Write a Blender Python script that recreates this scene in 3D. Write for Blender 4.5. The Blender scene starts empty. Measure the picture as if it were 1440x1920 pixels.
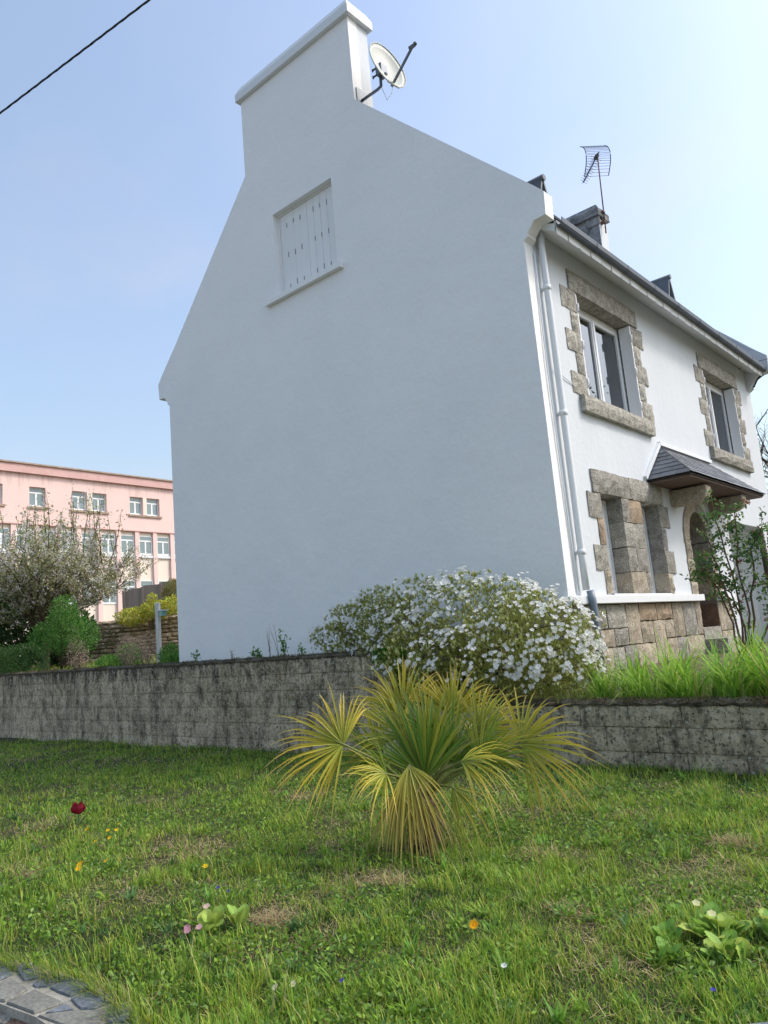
import bpy, bmesh, math, random
import numpy as np
from mathutils import Vector, Matrix
rng = np.random.default_rng(7)
random.seed(7)
R = math.radians
scene = bpy.context.scene
C = scene.collection

# ------------------------------------------------------------------ camera
cam_d = bpy.data.cameras.new('camera')
cam = bpy.data.objects.new('camera', cam_d); C.objects.link(cam)
cam_d.sensor_fit = 'VERTICAL'; cam_d.sensor_height = 36.0
cam_d.lens = 1455.8 / 1920 * 36.0
cam_d.clip_start = 0.05; cam_d.clip_end = 3000
CAM = Vector((4.386, -8.288, 1.25))
rot = Matrix.Rotation(R(40.608), 3, 'Z') @ Matrix.Rotation(R(90 + 9.991), 3, 'X') @ Matrix.Rotation(R(-4.926), 3, 'Z')
cam.matrix_world = Matrix.Translation(CAM) @ rot.to_4x4()
scene.camera = cam

# ------------------------------------------------------------------ sky and sun
SUN_AZ, SUN_EL = 43.0, 47.0            # azimuth from +X towards +Y, elevation
world = bpy.data.worlds.new('World'); scene.world = world; world.use_nodes = True
nt = world.node_tree; nt.nodes.clear()
N = nt.nodes.new; LK = nt.links.new
out = N('ShaderNodeOutputWorld'); bg = N('ShaderNodeBackground'); sky = N('ShaderNodeTexSky')
sky.sky_type = 'NISHITA'; sky.sun_disc = False
sky.sun_elevation = R(SUN_EL); sky.sun_rotation = R(90 - SUN_AZ)
sky.air_density = 1.5; sky.dust_density = 4.2; sky.ozone_density = 3.5; sky.altitude = 20
tc = N('ShaderNodeTexCoord'); sep = N('ShaderNodeSeparateXYZ')
LK(tc.outputs['Generated'], sep.inputs[0])
zadd = N('ShaderNodeMath'); zadd.operation = 'ADD'; zadd.inputs[1].default_value = 0.32
LK(sep.outputs['Z'], zadd.inputs[0])
dv = N('ShaderNodeVectorMath'); dv.operation = 'DIVIDE'
cmb = N('ShaderNodeCombineXYZ')
for i in range(3): LK(zadd.outputs[0], cmb.inputs[i])
LK(tc.outputs['Generated'], dv.inputs[0]); LK(cmb.outputs[0], dv.inputs[1])
n1 = N('ShaderNodeTexNoise'); n1.inputs['Scale'].default_value = 1.7; n1.inputs['Detail'].default_value = 7
n1.inputs['Roughness'].default_value = 0.55; n1.inputs['Distortion'].default_value = 0.35
LK(dv.outputs[0], n1.inputs['Vector'])
rmp = N('ShaderNodeMapRange'); rmp.interpolation_type = 'SMOOTHSTEP'
rmp.inputs['From Min'].default_value = 0.47; rmp.inputs['From Max'].default_value = 0.80
rmp.inputs['To Min'].default_value = 0.30; rmp.inputs['To Max'].default_value = 0.95
LK(n1.outputs['Fac'], rmp.inputs['Value'])
mixc = N('ShaderNodeMix'); mixc.data_type = 'RGBA'
LK(rmp.outputs[0], mixc.inputs[0]); LK(sky.outputs[0], mixc.inputs[6])
# a thin even veil of high haze, a little denser in drifts
mixc.blend_type = 'LIGHTEN'
bw = N('ShaderNodeRGBToBW'); LK(sky.outputs[0], bw.inputs[0])
m1 = N('ShaderNodeMath'); m1.operation = 'MULTIPLY_ADD'; m1.inputs[1].default_value = 0.66; m1.inputs[2].default_value = 1.25
LK(bw.outputs[0], m1.inputs[0]); cl = N('ShaderNodeCombineColor')
for i, k in enumerate((0.86, 0.99, 1.09)):
    mm = N('ShaderNodeMath'); mm.operation = 'MULTIPLY'; mm.inputs[1].default_value = k
    LK(m1.outputs[0], mm.inputs[0]); LK(mm.outputs[0], cl.inputs[i])
LK(cl.outputs[0], mixc.inputs[7])
LK(mixc.outputs[2], bg.inputs[0]); bg.inputs[1].default_value = 0.105
LK(bg.outputs[0], out.inputs[0])

sun_d = bpy.data.lights.new('sun', 'SUN'); sun = bpy.data.objects.new('sun', sun_d); C.objects.link(sun)
sun_d.energy = 0.78; sun_d.angle = R(10); sun_d.color = (1.0, 0.97, 0.91)
sdir = Vector((math.cos(R(SUN_EL)) * math.cos(R(SUN_AZ)), math.cos(R(SUN_EL)) * math.sin(R(SUN_AZ)), math.sin(R(SUN_EL))))
sun.rotation_euler = sdir.to_track_quat('Z', 'Y').to_euler()
sun.location = (20, 10, 30)
scene.view_settings.view_transform = 'Standard'; scene.view_settings.look = 'None'
scene.view_settings.exposure = 1.3; scene.view_settings.gamma = 1.0
scene.render.engine = 'CYCLES'
scene.cycles.max_bounces = 6; scene.cycles.transparent_max_bounces = 8

# ------------------------------------------------------------------ helpers
def tag(o, label=None, cat=None, group=None, kind=None):
    if label: o['label'] = label
    if cat: o['category'] = cat
    if group: o['group'] = group
    if kind: o['kind'] = kind
    return o
def empty(name, loc=(0, 0, 0), parent=None):
    o = bpy.data.objects.new(name, None); o.location = loc; o.empty_display_size = .1; C.objects.link(o)
    if parent: o.parent = parent
    return o
def link(name, me, mat=None, parent=None, loc=None, rotz=None):
    o = bpy.data.objects.new(name, me); C.objects.link(o)
    if mat is not None and not me.materials: me.materials.append(mat)
    if parent: o.parent = parent
    if loc is not None: o.location = loc
    if rotz is not None: o.rotation_euler[2] = rotz
    return o
def npmesh(name, V, F, cols=None, smooth=False):
    """V (n,3), F (m,k) constant k"""
    V = np.asarray(V, np.float32); F = np.asarray(F, np.int32)
    me = bpy.data.meshes.new(name); k = F.shape[1]
    me.vertices.add(len(V)); me.vertices.foreach_set('co', V.ravel())
    me.loops.add(F.size); me.loops.foreach_set('vertex_index', F.ravel())
    me.polygons.add(len(F))
    me.polygons.foreach_set('loop_start', np.arange(0, F.size, k, dtype=np.int32))
    me.polygons.foreach_set('loop_total', np.full(len(F), k, np.int32))
    if smooth: me.polygons.foreach_set('use_smooth', np.ones(len(F), bool))
    me.update(calc_edges=True)
    if cols is not None:
        a = me.attributes.new('col', 'FLOAT_COLOR', 'POINT')
        c = np.ones((len(V), 4), np.float32); c[:, :3] = cols
        a.data.foreach_set('color', c.ravel())
    return me
class MB:
    def __init__(s): s.v = []; s.f = []; s.sm = []
    def add(s, v, f, smooth=False):
        o = len(s.v); s.v += [tuple(p) for p in v]; s.f += [tuple(i + o for i in q) for q in f]; s.sm += [smooth] * len(f)
    def box(s, a, b):
        x0, y0, z0 = a; x1, y1, z1 = b
        s.add([(x0,y0,z0),(x1,y0,z0),(x1,y1,z0),(x0,y1,z0),(x0,y0,z1),(x1,y0,z1),(x1,y1,z1),(x0,y1,z1)],
              [(0,3,2,1),(4,5,6,7),(0,1,5,4),(1,2,6,5),(2,3,7,6),(3,0,4,7)]); return s
    def bar(s, p, q, w, h=None, up=(0,0,1)):
        h = h or w; p = Vector(p); q = Vector(q); d = (q - p).normalized(); u = Vector(up)
        if abs(d.dot(u)) > .95: u = Vector((1,0,0))
        a = d.cross(u).normalized() * w / 2; b = a.cross(d).normalized() * h / 2
        s.add([p-a-b,p+a-b,p+a+b,p-a+b,q-a-b,q+a-b,q+a+b,q-a+b],
              [(0,1,2,3),(7,6,5,4),(0,4,5,1),(1,5,6,2),(2,6,7,3),(3,7,4,0)]); return s
    def tube(s, pts, r, n=8, cap=True):
        pts = [Vector(p) for p in pts]; rs = r if hasattr(r, '__len__') else [r] * len(pts)
        rings = []; u = None
        for i, p in enumerate(pts):
            d = (pts[min(i+1, len(pts)-1)] - pts[max(i-1, 0)])
            d = d.normalized() if d.length > 1e-9 else Vector((0,0,1))
            if u is None: u = d.orthogonal().normalized()
            u = (u - d * u.dot(d)); u = u.normalized() if u.length > 1e-6 else d.orthogonal().normalized()
            w = d.cross(u)
            rings.append([p + (u * math.cos(2*math.pi*k/n) + w * math.sin(2*math.pi*k/n)) * rs[i] for k in range(n)])
        v = [q for g in rings for q in g]; f = []
        for i in range(len(pts)-1):
            for k in range(n):
                f.append((i*n+k, i*n+(k+1)%n, (i+1)*n+(k+1)%n, (i+1)*n+k))
        s.add(v, f, True)
        if cap:
            s.add(rings[0], [tuple(range(n))[::-1]]); s.add(rings[-1], [tuple(range(n))])
        return s
    def build(s, name, mat=None, parent=None, loc=None, bevel=0, recalc=True, rotz=None):
        me = bpy.data.meshes.new(name); me.from_pydata(s.v, [], s.f)
        me.polygons.foreach_set('use_smooth', s.sm)
        if recalc or bevel:
            bm = bmesh.new(); bm.from_mesh(me)
            bmesh.ops.remove_doubles(bm, verts=bm.verts, dist=1e-5)
            bmesh.ops.recalc_face_normals(bm, faces=bm.faces)
            if bevel:
                bmesh.ops.bevel(bm, geom=[e for e in bm.edges if len(e.link_faces) == 2 and e.calc_face_angle(0) > .5], offset=bevel, segments=1, affect='EDGES')
            bm.to_mesh(me); bm.free()
        me.update()
        return link(name, me, mat, parent, loc, rotz)
def slab(name, outline, holes, to3, thick_vec, mat, parent=None):
    """flat plate with real holes: outline / holes are 2D lists, to3 maps (u,v) to 3D, thick_vec extrudes"""
    bm = bmesh.new(); t = Vector(thick_vec)
    loops = [outline] + holes; edges = []; rings = []
    for lp in loops:
        vs = [bm.verts.new(to3(*p)) for p in lp]; rings.append(vs)
        edges += [bm.edges.new((vs[i], vs[(i+1) % len(vs)])) for i in range(len(vs))]
    bmesh.ops.triangle_fill(bm, edges=edges, use_beauty=True, use_dissolve=False)
    front = list(bm.faces)
    m = {}
    for vs in rings:
        for v in vs: m[v] = bm.verts.new(v.co + t)
    for f in front: bm.faces.new([m[v] for v in reversed(f.verts)])
    for vs in rings:
        for i in range(len(vs)):
            a, b = vs[i], vs[(i+1) % len(vs)]
            bm.faces.new((a, b, m[b], m[a]))
    bmesh.ops.recalc_face_normals(bm, faces=bm.faces)
    me = bpy.data.meshes.new(name); bm.to_mesh(me); bm.free()
    return link(name, me, mat, parent)

# ------------------------------------------------------------------ materials
MATS = {}
def srgb(r, g, b):
    f = lambda c: (c/255/12.92) if c/255 <= .04045 else ((c/255+.055)/1.055)**2.4
    return (f(r), f(g), f(b))
def mat(name, col, rough=.8, var=.0, vscale=3.0, bump=0., bscale=40., spec=.3, metal=0., speck=0., speckscale=180., objrand=0., detail=6, stretch=None, tint=None, vlow=.35, vhigh=.65):
    """surface colour with noise variation towards tint, speckle, per-object variation and relief"""
    m = bpy.data.materials.new(name); m.use_nodes = True; t = m.node_tree; n = t.nodes; L = t.links.new
    p = n['Principled BSDF']; p.inputs['Roughness'].default_value = rough; p.inputs['Metallic'].default_value = metal
    p.inputs['Specular IOR Level'].default_value = spec
    tcn = n.new('ShaderNodeTexCoord'); vec = tcn.outputs['Object']
    gm = n.new('ShaderNodeNewGeometry'); vec = gm.outputs['Position']
    if stretch:
        mp = n.new('ShaderNodeMapping'); mp.inputs['Scale'].default_value = stretch; L(vec, mp.inputs[0]); svec = mp.outputs[0]
    else: svec = vec
    base = n.new('ShaderNodeRGB'); base.outputs[0].default_value = (*col, 1); cur = base.outputs[0]
    if var:
        no = n.new('ShaderNodeTexNoise'); no.inputs['Scale'].default_value = vscale; no.inputs['Detail'].default_value = detail; no.inputs['Roughness'].default_value = .65
        L(svec, no.inputs['Vector'])
        mr = n.new('ShaderNodeMapRange'); mr.inputs['From Min'].default_value = vlow; mr.inputs['From Max'].default_value = vhigh; mr.inputs['To Max'].default_value = var
        L(no.outputs['Fac'], mr.inputs['Value'])
        mx = n.new('ShaderNodeMix'); mx.data_type = 'RGBA'; L(mr.outputs[0], mx.inputs[0]); L(cur, mx.inputs[6])
        mx.inputs[7].default_value = (*(tint or tuple(c*.5 for c in col)), 1); cur = mx.outputs[2]
    if speck:
        no = n.new('ShaderNodeTexNoise'); no.inputs['Scale'].default_value = speckscale; no.inputs['Detail'].default_value = 2
        L(vec, no.inputs['Vector'])
        mr = n.new('ShaderNodeMapRange'); mr.inputs['From Min'].default_value = .3; mr.inputs['From Max'].default_value = .7
        mr.inputs['To Min'].default_value = 1 - speck; mr.inputs['To Max'].default_value = 1 + speck; L(no.outputs['Fac'], mr.inputs['Value'])
        vm = n.new('ShaderNodeVectorMath'); vm.operation = 'SCALE'; L(cur, vm.inputs[0]); L(mr.outputs[0], vm.inputs['Scale']); cur = vm.outputs[0]
    if objrand:
        oi = n.new('ShaderNodeObjectInfo')
        mr = n.new('ShaderNodeMapRange'); mr.inputs['To Min'].default_value = 1 - objrand; mr.inputs['To Max'].default_value = 1 + objrand; L(oi.outputs['Random'], mr.inputs['Value'])
        vm = n.new('ShaderNodeVectorMath'); vm.operation = 'SCALE'; L(cur, vm.inputs[0]); L(mr.outputs[0], vm.inputs['Scale']); cur = vm.outputs[0]
    L(cur, p.inputs['Base Color'])
    if bump:
        no = n.new('ShaderNodeTexNoise'); no.inputs['Scale'].default_value = bscale; no.inputs['Detail'].default_value = 8; no.inputs['Roughness'].default_value = .6
        L(vec, no.inputs['Vector'])
        b = n.new('ShaderNodeBump'); b.inputs['Strength'].default_value = 1; b.inputs['Distance'].default_value = bump
        L(no.outputs['Fac'], b.inputs['Height']); L(b.outputs[0], p.inputs['Normal'])
    MATS[name] = m
    return m
def leafmat(name, transl=.35, rough=.55, gain=1.0, spec=.25):
    m = bpy.data.materials.new(name); m.use_nodes = True; t = m.node_tree; n = t.nodes; L = t.links.new
    p = n['Principled BSDF']; p.inputs['Roughness'].default_value = rough; p.inputs['Specular IOR Level'].default_value = spec
    a = n.new('ShaderNodeAttribute'); a.attribute_name = 'col'
    cur = a.outputs['Color']
    if gain != 1:
        vm = n.new('ShaderNodeVectorMath'); vm.operation = 'SCALE'; vm.inputs['Scale'].default_value = gain; L(cur, vm.inputs[0]); cur = vm.outputs[0]
    L(cur, p.inputs['Base Color'])
    tr = n.new('ShaderNodeBsdfTranslucent'); L(cur, tr.inputs[0])
    mx = n.new('ShaderNodeMixShader'); mx.inputs[0].default_value = transl
    L(p.outputs[0], mx.inputs[1]); L(tr.outputs[0], mx.inputs[2]); L(mx.outputs[0], n['Material Output'].inputs[0])
    return m
def glassmat(name, tint=(.03,.035,.04), ior=1.9, rough=.01):
    m = bpy.data.materials.new(name); m.use_nodes = True; t = m.node_tree; n = t.nodes; L = t.links.new
    n.remove(n['Principled BSDF'])
    g = n.new('ShaderNodeBsdfGlossy'); g.inputs['Roughness'].default_value = rough; g.inputs[0].default_value = (.93,.96,1,1)
    d = n.new('ShaderNodeBsdfTransparent'); d.inputs[0].default_value = (.55,.6,.62,1)
    fr = n.new('ShaderNodeFresnel'); fr.inputs[0].default_value = ior
    mx = n.new('ShaderNodeMixShader'); L(fr.outputs[0], mx.inputs[0]); L(d.outputs[0], mx.inputs[1]); L(g.outputs[0], mx.inputs[2])
    L(mx.outputs[0], n['Material Output'].inputs[0]); return m

M_white = mat('white_render', (.63,.66,.69), .75, var=.5, vscale=1.6, tint=(.56,.59,.625), bump=.006, bscale=11, spec=.25, stretch=(1,1,.45))  # white lowered in tone so the lit front stays less bright
M_gable = mat('lightened_gable_render', (.88,.87,.85), .7, var=.6, vscale=.5, tint=(.79,.79,.785), bump=.02, bscale=2.2, spec=.25, speck=.02, speckscale=20)  # same house white, coloured lighter to offset the shade on the gable
M_trim = mat('white_paint', (.73,.75,.765), .5, var=.15, vscale=9, tint=(.68,.69,.69), bump=.0008, bscale=60)
M_shutter = mat('shutter_paint', (.80,.80,.79), .55, var=.2, vscale=14, tint=(.66,.66,.63), stretch=(1,1,.15))
M_pvc = mat('window_frame_white', (.80,.81,.82), .35, spec=.4, var=.06, vscale=8)
M_dark = mat('dark_void', (.012,.012,.014), .9)
M_granite = mat('grey_granite', srgb(164,160,150), .9, var=.75, vscale=9, tint=srgb(112,108,101), speck=.5, speckscale=70, bump=.02, bscale=26, objrand=.16)
M_tan = mat('tan_granite', srgb(174,164,146), .9, var=.75, vscale=9, tint=srgb(128,116,100), speck=.45, speckscale=75, bump=.02, bscale=26, objrand=.14)
M_orange = mat('ochre_granite', srgb(170,150,126), .9, var=.8, vscale=7, tint=srgb(132,118,102), speck=.45, speckscale=75, bump=.02, bscale=26, objrand=.12)
M_lintel = mat('lichen_granite', srgb(174,170,160), .9, var=.8, vscale=11, tint=srgb(116,112,103), speck=.5, speckscale=70, bump=.02, bscale=26, objrand=.13)
M_brown = mat('brown_granite', srgb(120,94,78), .9, var=.6, vscale=9, tint=srgb(70,55,48), speck=.5, speckscale=110, bump=.008, bscale=45, objrand=.1)
M_mortar = mat('mortar', srgb(120,110,98), .95, var=.5, vscale=9, tint=srgb(80,72,64), bump=.006, bscale=60)
M_palemortar = mat('pale_mortar', srgb(166,162,150), .95, var=.7, vscale=14, tint=srgb(118,114,104), bump=.004, bscale=90, speck=.2)
M_slate = mat('slate', srgb(84,90,99), .55, var=.6, vscale=8, tint=srgb(96,102,110), objrand=.28, bump=.003, bscale=50, spec=.5)
M_zinc = mat('zinc', srgb(74,84,96), .5, var=.5, vscale=3, tint=srgb(56,64,76), metal=.2, spec=.5)
M_greypipe = mat('grey_pipe', srgb(120,132,146), .45, var=.3, vscale=6, spec=.5)
M_wood = mat('brown_wood', srgb(112,96,86), .7, var=.6, vscale=5, tint=srgb(84,68,60), stretch=(1,6,6), bump=.002)
M_oldcement = mat('weathered_cement', srgb(158,158,158), .95, var=.9, vscale=5, tint=srgb(88,90,94), bump=.02, bscale=11, speck=.3, speckscale=60)
M_dishm = mat('dish_paint', srgb(176,180,174), .45, var=.2, vscale=5, tint=srgb(165,168,160))
M_steel = mat('galvanised_steel', srgb(112,118,126), .5, metal=.5, var=.3, vscale=20)
M_darksteel = mat('dark_steel', srgb(58,62,70), .5, metal=.4)
M_rust = mat('rusty_steel', srgb(120,84,70), .8, var=.6, vscale=12, tint=srgb(90,90,95), metal=.2)
M_cable = mat('black_cable', srgb(46,50,54), .6)
M_bark = mat('bark', srgb(98,84,70), .95, var=.7, vscale=14, tint=srgb(58,50,42), bump=.01, bscale=50)
M_leaf = leafmat('leaf')
M_grass = leafmat('grass_blade', .4, .5, gain=1.12)
M_petal = leafmat('petal', .45, .6)
M_palm = leafmat('palm_leaf', .3, .42, spec=.35)
M_glass = glassmat('window_glass', ior=2.6)
M_farglass = mat('far_window_glass', srgb(112,134,140), .12, spec=.9, var=.5, vscale=.8, tint=srgb(88,110,116))
M_pink = mat('pink_render', srgb(233,204,197), .85, var=.2, vscale=.6, tint=srgb(216,182,174), spec=.2)
M_cream = mat('cream_panel', srgb(234,220,206), .85, var=.1, vscale=.7, spec=.2)
M_pinktrim = mat('dusky_pink_trim', srgb(216,178,172), .85, var=.25, vscale=1.5, tint=srgb(160,120,112), spec=.2)
M_sillgrey = mat('weathered_sill', srgb(178,156,138), .9, var=.6, vscale=3, tint=srgb(128,112,100))
M_soil = mat('lawn_soil', (.04,.05,.018), .95, var=.9, vscale=5, tint=(.06,.045,.025), bump=.03, bscale=14, speck=.4, speckscale=50)
M_yard = mat('garden_soil', (.10,.10,.045), .95, var=.9, vscale=2, tint=(.10,.075,.045), bump=.04, bscale=8)
M_asphalt = mat('worn_pavement', (.20,.195,.185), .9, var=.4, vscale=2, speck=.5, speckscale=150, bump=.004, bscale=120)
M_drystone = mat('dry_stone', srgb(204,184,158), .95, var=.8, vscale=6, tint=srgb(146,124,102), objrand=.3, bump=.03, bscale=14)
M_boardwall = mat('dark_board_wall', srgb(152,138,126), .9, var=.7, vscale=1.2, tint=srgb(118,106,96), stretch=(2,2,.3))
M_post = mat('weathered_post', srgb(222,221,214), .9, var=.6, vscale=10, tint=srgb(170,168,160), stretch=(1,1,.2))

def stain_material():
    # pink render with the dark water streaks that run down from the cornice
    m = M_pink; t = m.node_tree; n = t.nodes; L = t.links.new; p = n['Principled BSDF']
    cur = p.inputs['Base Color'].links[0].from_socket
    g = n.new('ShaderNodeNewGeometry'); mp = n.new('ShaderNodeMapping'); mp.inputs['Scale'].default_value = (1, 1.8, .16)
    L(g.outputs['Position'], mp.inputs[0])
    no = n.new('ShaderNodeTexNoise'); no.inputs['Scale'].default_value = 1.3; no.inputs['Detail'].default_value = 8; no.inputs['Roughness'].default_value = .7; L(mp.outputs[0], no.inputs['Vector'])
    sp = n.new('ShaderNodeSeparateXYZ'); L(g.outputs['Position'], sp.inputs[0])
    hz = n.new('ShaderNodeMapRange'); hz.inputs['From Min'].default_value = 12.2; hz.inputs['From Max'].default_value = 14.7; hz.inputs['To Min'].default_value = -.16; hz.inputs['To Max'].default_value = .12; L(sp.outputs[2], hz.inputs[0])
    ad = n.new('ShaderNodeMath'); ad.operation = 'ADD'; L(no.outputs['Fac'], ad.inputs[0]); L(hz.outputs[0], ad.inputs[1])
    mr = n.new('ShaderNodeMapRange'); mr.inputs['From Min'].default_value = .54; mr.inputs['From Max'].default_value = .80; mr.inputs['To Max'].default_value = .6; L(ad.outputs[0], mr.inputs[0])
    mx = n.new('ShaderNodeMix'); mx.data_type = 'RGBA'; L(mr.outputs[0], mx.inputs[0]); L(cur, mx.inputs[6]); mx.inputs[7].default_value = (*srgb(140,112,104), 1)
    L(mx.outputs[2], p.inputs['Base Color'])
stain_material()

def concrete_material():
    # mossy, lichen-spotted rough-cast blocks with dark runs from the top
    m = bpy.data.materials.new('mossy_concrete'); m.use_nodes = True; t = m.node_tree; n = t.nodes; L = t.links.new; p = n['Principled BSDF']
    p.inputs['Roughness'].default_value = .95; p.inputs['Specular IOR Level'].default_value = .1
    g = n.new('ShaderNodeNewGeometry')
    def noise(scale, detail=6, vec=None, rough=.6):
        q = n.new('ShaderNodeTexNoise'); q.inputs['Scale'].default_value = scale; q.inputs['Detail'].default_value = detail; q.inputs['Roughness'].default_value = rough
        L(vec or g.outputs['Position'], q.inputs['Vector']); return q.outputs['Fac']
    def ramp(v, a, b, lo=0, hi=1):
        q = n.new('ShaderNodeMapRange'); q.inputs['From Min'].default_value = a; q.inputs['From Max'].default_value = b; q.inputs['To Min'].default_value = lo; q.inputs['To Max'].default_value = hi; L(v, q.inputs[0]); return q.outputs[0]
    def mix(f, a, b):
        q = n.new('ShaderNodeMix'); q.data_type = 'RGBA'; L(f, q.inputs[0])
        if isinstance(a, tuple): q.inputs[6].default_value = (*a, 1)
        else: L(a, q.inputs[6])
        q.inputs[7].default_value = (*b, 1); return q.outputs[2]
    mp = n.new('ShaderNodeMapping'); mp.inputs['Scale'].default_value = (1, 1, .38); L(g.outputs['Position'], mp.inputs[0])
    c = mix(ramp(noise(2.5), .35, .65), srgb(232,214,182), srgb(192,176,146))
    c = mix(ramp(noise(5.0, 9, mp.outputs[0], .75), .46, .62, 0, .8), c, srgb(82,73,60))
    sp = n.new('ShaderNodeSeparateXYZ'); L(g.outputs['Position'], sp.inputs[0])
    ad = n.new('ShaderNodeMath'); ad.operation = 'ADD'; L(noise(6.0, 8, mp.outputs[0], .7), ad.inputs[0]); L(ramp(sp.outputs[2], .75, 1.45, -.22, .15), ad.inputs[1])
    c = mix(ramp(ad.outputs[0], .47, .62, 0, .9), c, srgb(52,46,38))
    c = mix(ramp(noise(9, 6), .5, .66, 0, .55), c, srgb(62,56,46))
    c = mix(ramp(noise(1.7, 5), .55, .72, 0, .45), c, srgb(110,104,70))
    c = mix(ramp(noise(26, 6, None, .7), .54, .63, 0, .8), c, srgb(220,212,194))
    c = mix(ramp(noise(34, 6, None, .7), .53, .62, 0, .85), c, srgb(58,56,50))
    L(c, p.inputs['Base Color'])
    b = n.new('ShaderNodeBump'); b.inputs['Strength'].default_value = 1; b.inputs['Distance'].default_value = .035
    L(noise(34, 10, None, .75), b.inputs['Height']); L(b.outputs[0], p.inputs['Normal'])
    return m
M_concrete = concrete_material()
# ------------------------------------------------------------------ setting: ground, lawn, yard, pavement
def wall_y(x): return -0.90 - 0.0646 * (x + 6.66)          # the garden wall's front face
KERB = [(-9.0,-7.9),(-3.0,-7.15),(-1.0,-6.86),(0.55,-6.69),(0.95,-6.64),(1.25,-6.60),(1.50,-6.625),(1.74,-6.70),(1.95,-6.78),(2.3,-6.66),(2.95,-6.25),(3.44,-5.70),(4.3,-4.97),(5.6,-3.9),(7.5,-2.2)]
def kerb_y(x):
    xs = [p[0] for p in KERB]; ys = [p[1] for p in KERB]
    return np.interp(x, xs, ys)
me = npmesh('ground', [(-900,-900,-.46),(900,-900,-.46),(900,900,-.46),(-900,900,-.46)], [(0,1,2,3)])
tag(link('ground', me, M_yard), kind='structure')
me = npmesh('pavement', [(-60,-30,-.40),(60,-30,-.40),(60,-1.0,-.40),(-60,-1.0,-.40)], [(0,1,2,3)])
tag(link('pavement', me, M_asphalt), kind='structure')
def grid_sheet(name, xs, lo, hi, ny, zf, m):
    V = []; F = []
    for x in xs:
        a, b = lo(x), hi(x)
        for j in range(ny):
            y = a + (b - a) * j / (ny - 1); V.append((x, y, zf(x, y)))
    for i in range(len(xs)-1):
        for j in range(ny-1):
            k = i*ny+j; F.append((k, k+ny, k+ny+1, k+1))
    return tag(link(name, npmesh(name, V, F, smooth=True), m), kind='structure')
def lawn_z(x, y): return .012*np.sin(1.7*x+.6*y)+.010*np.sin(2.9*y-1.1*x)-.005
grid_sheet('lawn', np.linspace(-26, 7.2, 140), lambda x: kerb_y(x), lambda x: wall_y(x)+.10, 60, lawn_z, M_soil)
def yard_z(x, y):
    t = np.clip((x + 2.3) / 1.6, 0, 1); t = t*t*(3-2*t)
    left = 1.10 + np.clip(-x-9, 0, 40)*.03 + np.clip(y-1, 0, 40)*.035
    right = .50 + np.clip(y + 1.2, 0, 2.5)*.10
    return left*(1-t) + right*t
grid_sheet('garden_bed', np.concatenate([np.linspace(-70,-12,30), np.linspace(-11.5, 14, 90)]), lambda x: wall_y(x)+.06, lambda x: 60, 90, yard_z, M_yard)

def rock_mesh(w, h, depth, bulge=.02, n=4, jit=.011, seed=0):
    """rock-faced block: pitched edges, knobbly face; finer along its longer side"""
    r = random.Random(seed); V = []; F = []
    nu = max(4, min(9, int(round(n*(w/max(h, .01))**.5)))); nv = max(4, min(9, int(round(n*(h/max(w, .01))**.5))))
    for j in range(nv):
        for i in range(nu):
            u = i/(nu-1); v = j/(nv-1); e = i in (0, nu-1) or j in (0, nv-1)
            uu = u*w + (r.uniform(-.3,.3)*w/(nu-1) if 0 < i < nu-1 else r.uniform(-jit, jit)*.7)
            vv = v*h + (r.uniform(-.3,.3)*h/(nv-1) if 0 < j < nv-1 else r.uniform(-jit, jit)*.7)
            V.append((uu, vv, r.uniform(0, bulge*.4) if e else r.uniform(.5, 1.25)*bulge))
    for j in range(nv-1):
        for i in range(nu-1): F.append((j*nu+i, j*nu+i+1, (j+1)*nu+i+1, (j+1)*nu+i))
    ring = [i for i in range(nu)] + [j*nu+nu-1 for j in range(1, nv)] + [(nv-1)*nu+i for i in range(nu-2, -1, -1)] + [j*nu for j in range(nv-2, 0, -1)]
    o = len(V)
    for k in ring: V.append((V[k][0], V[k][1], -depth))
    for k in range(len(ring)):
        a, b = ring[k], ring[(k+1) % len(ring)]; F.append((b, a, o+k, o+(k+1) % len(ring)))
    return V, F
SEED = [100]
def rock_front(name, y0, y1, z0, z1, m, parent, x=.012, depth=.24, bulge=.022, n=4, gap=.004):
    """a dressed stone in the front wall (outward = +X)"""
    SEED[0] += 1
    V, F = rock_mesh(y1-y0-2*gap, z1-z0-2*gap, depth, bulge, n, seed=SEED[0])
    V = [(x + c, y0+gap + a, z0+gap + b) for a, b, c in V]
    mb = MB(); mb.add(V, F); return mb.build(name, m, parent)
def rock_gable(name, x0, x1, z0, z1, m, parent, y=-.012, depth=.2, bulge=.02, gap=.004):
    SEED[0] += 1
    V, F = rock_mesh(x1-x0-2*gap, z1-z0-2*gap, depth, bulge, seed=SEED[0])
    V = [(x0+gap + a, y - c, z0+gap + b) for a, b, c in V]
    mb = MB(); mb.add(V, F); return mb.build(name, m, parent)

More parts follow.
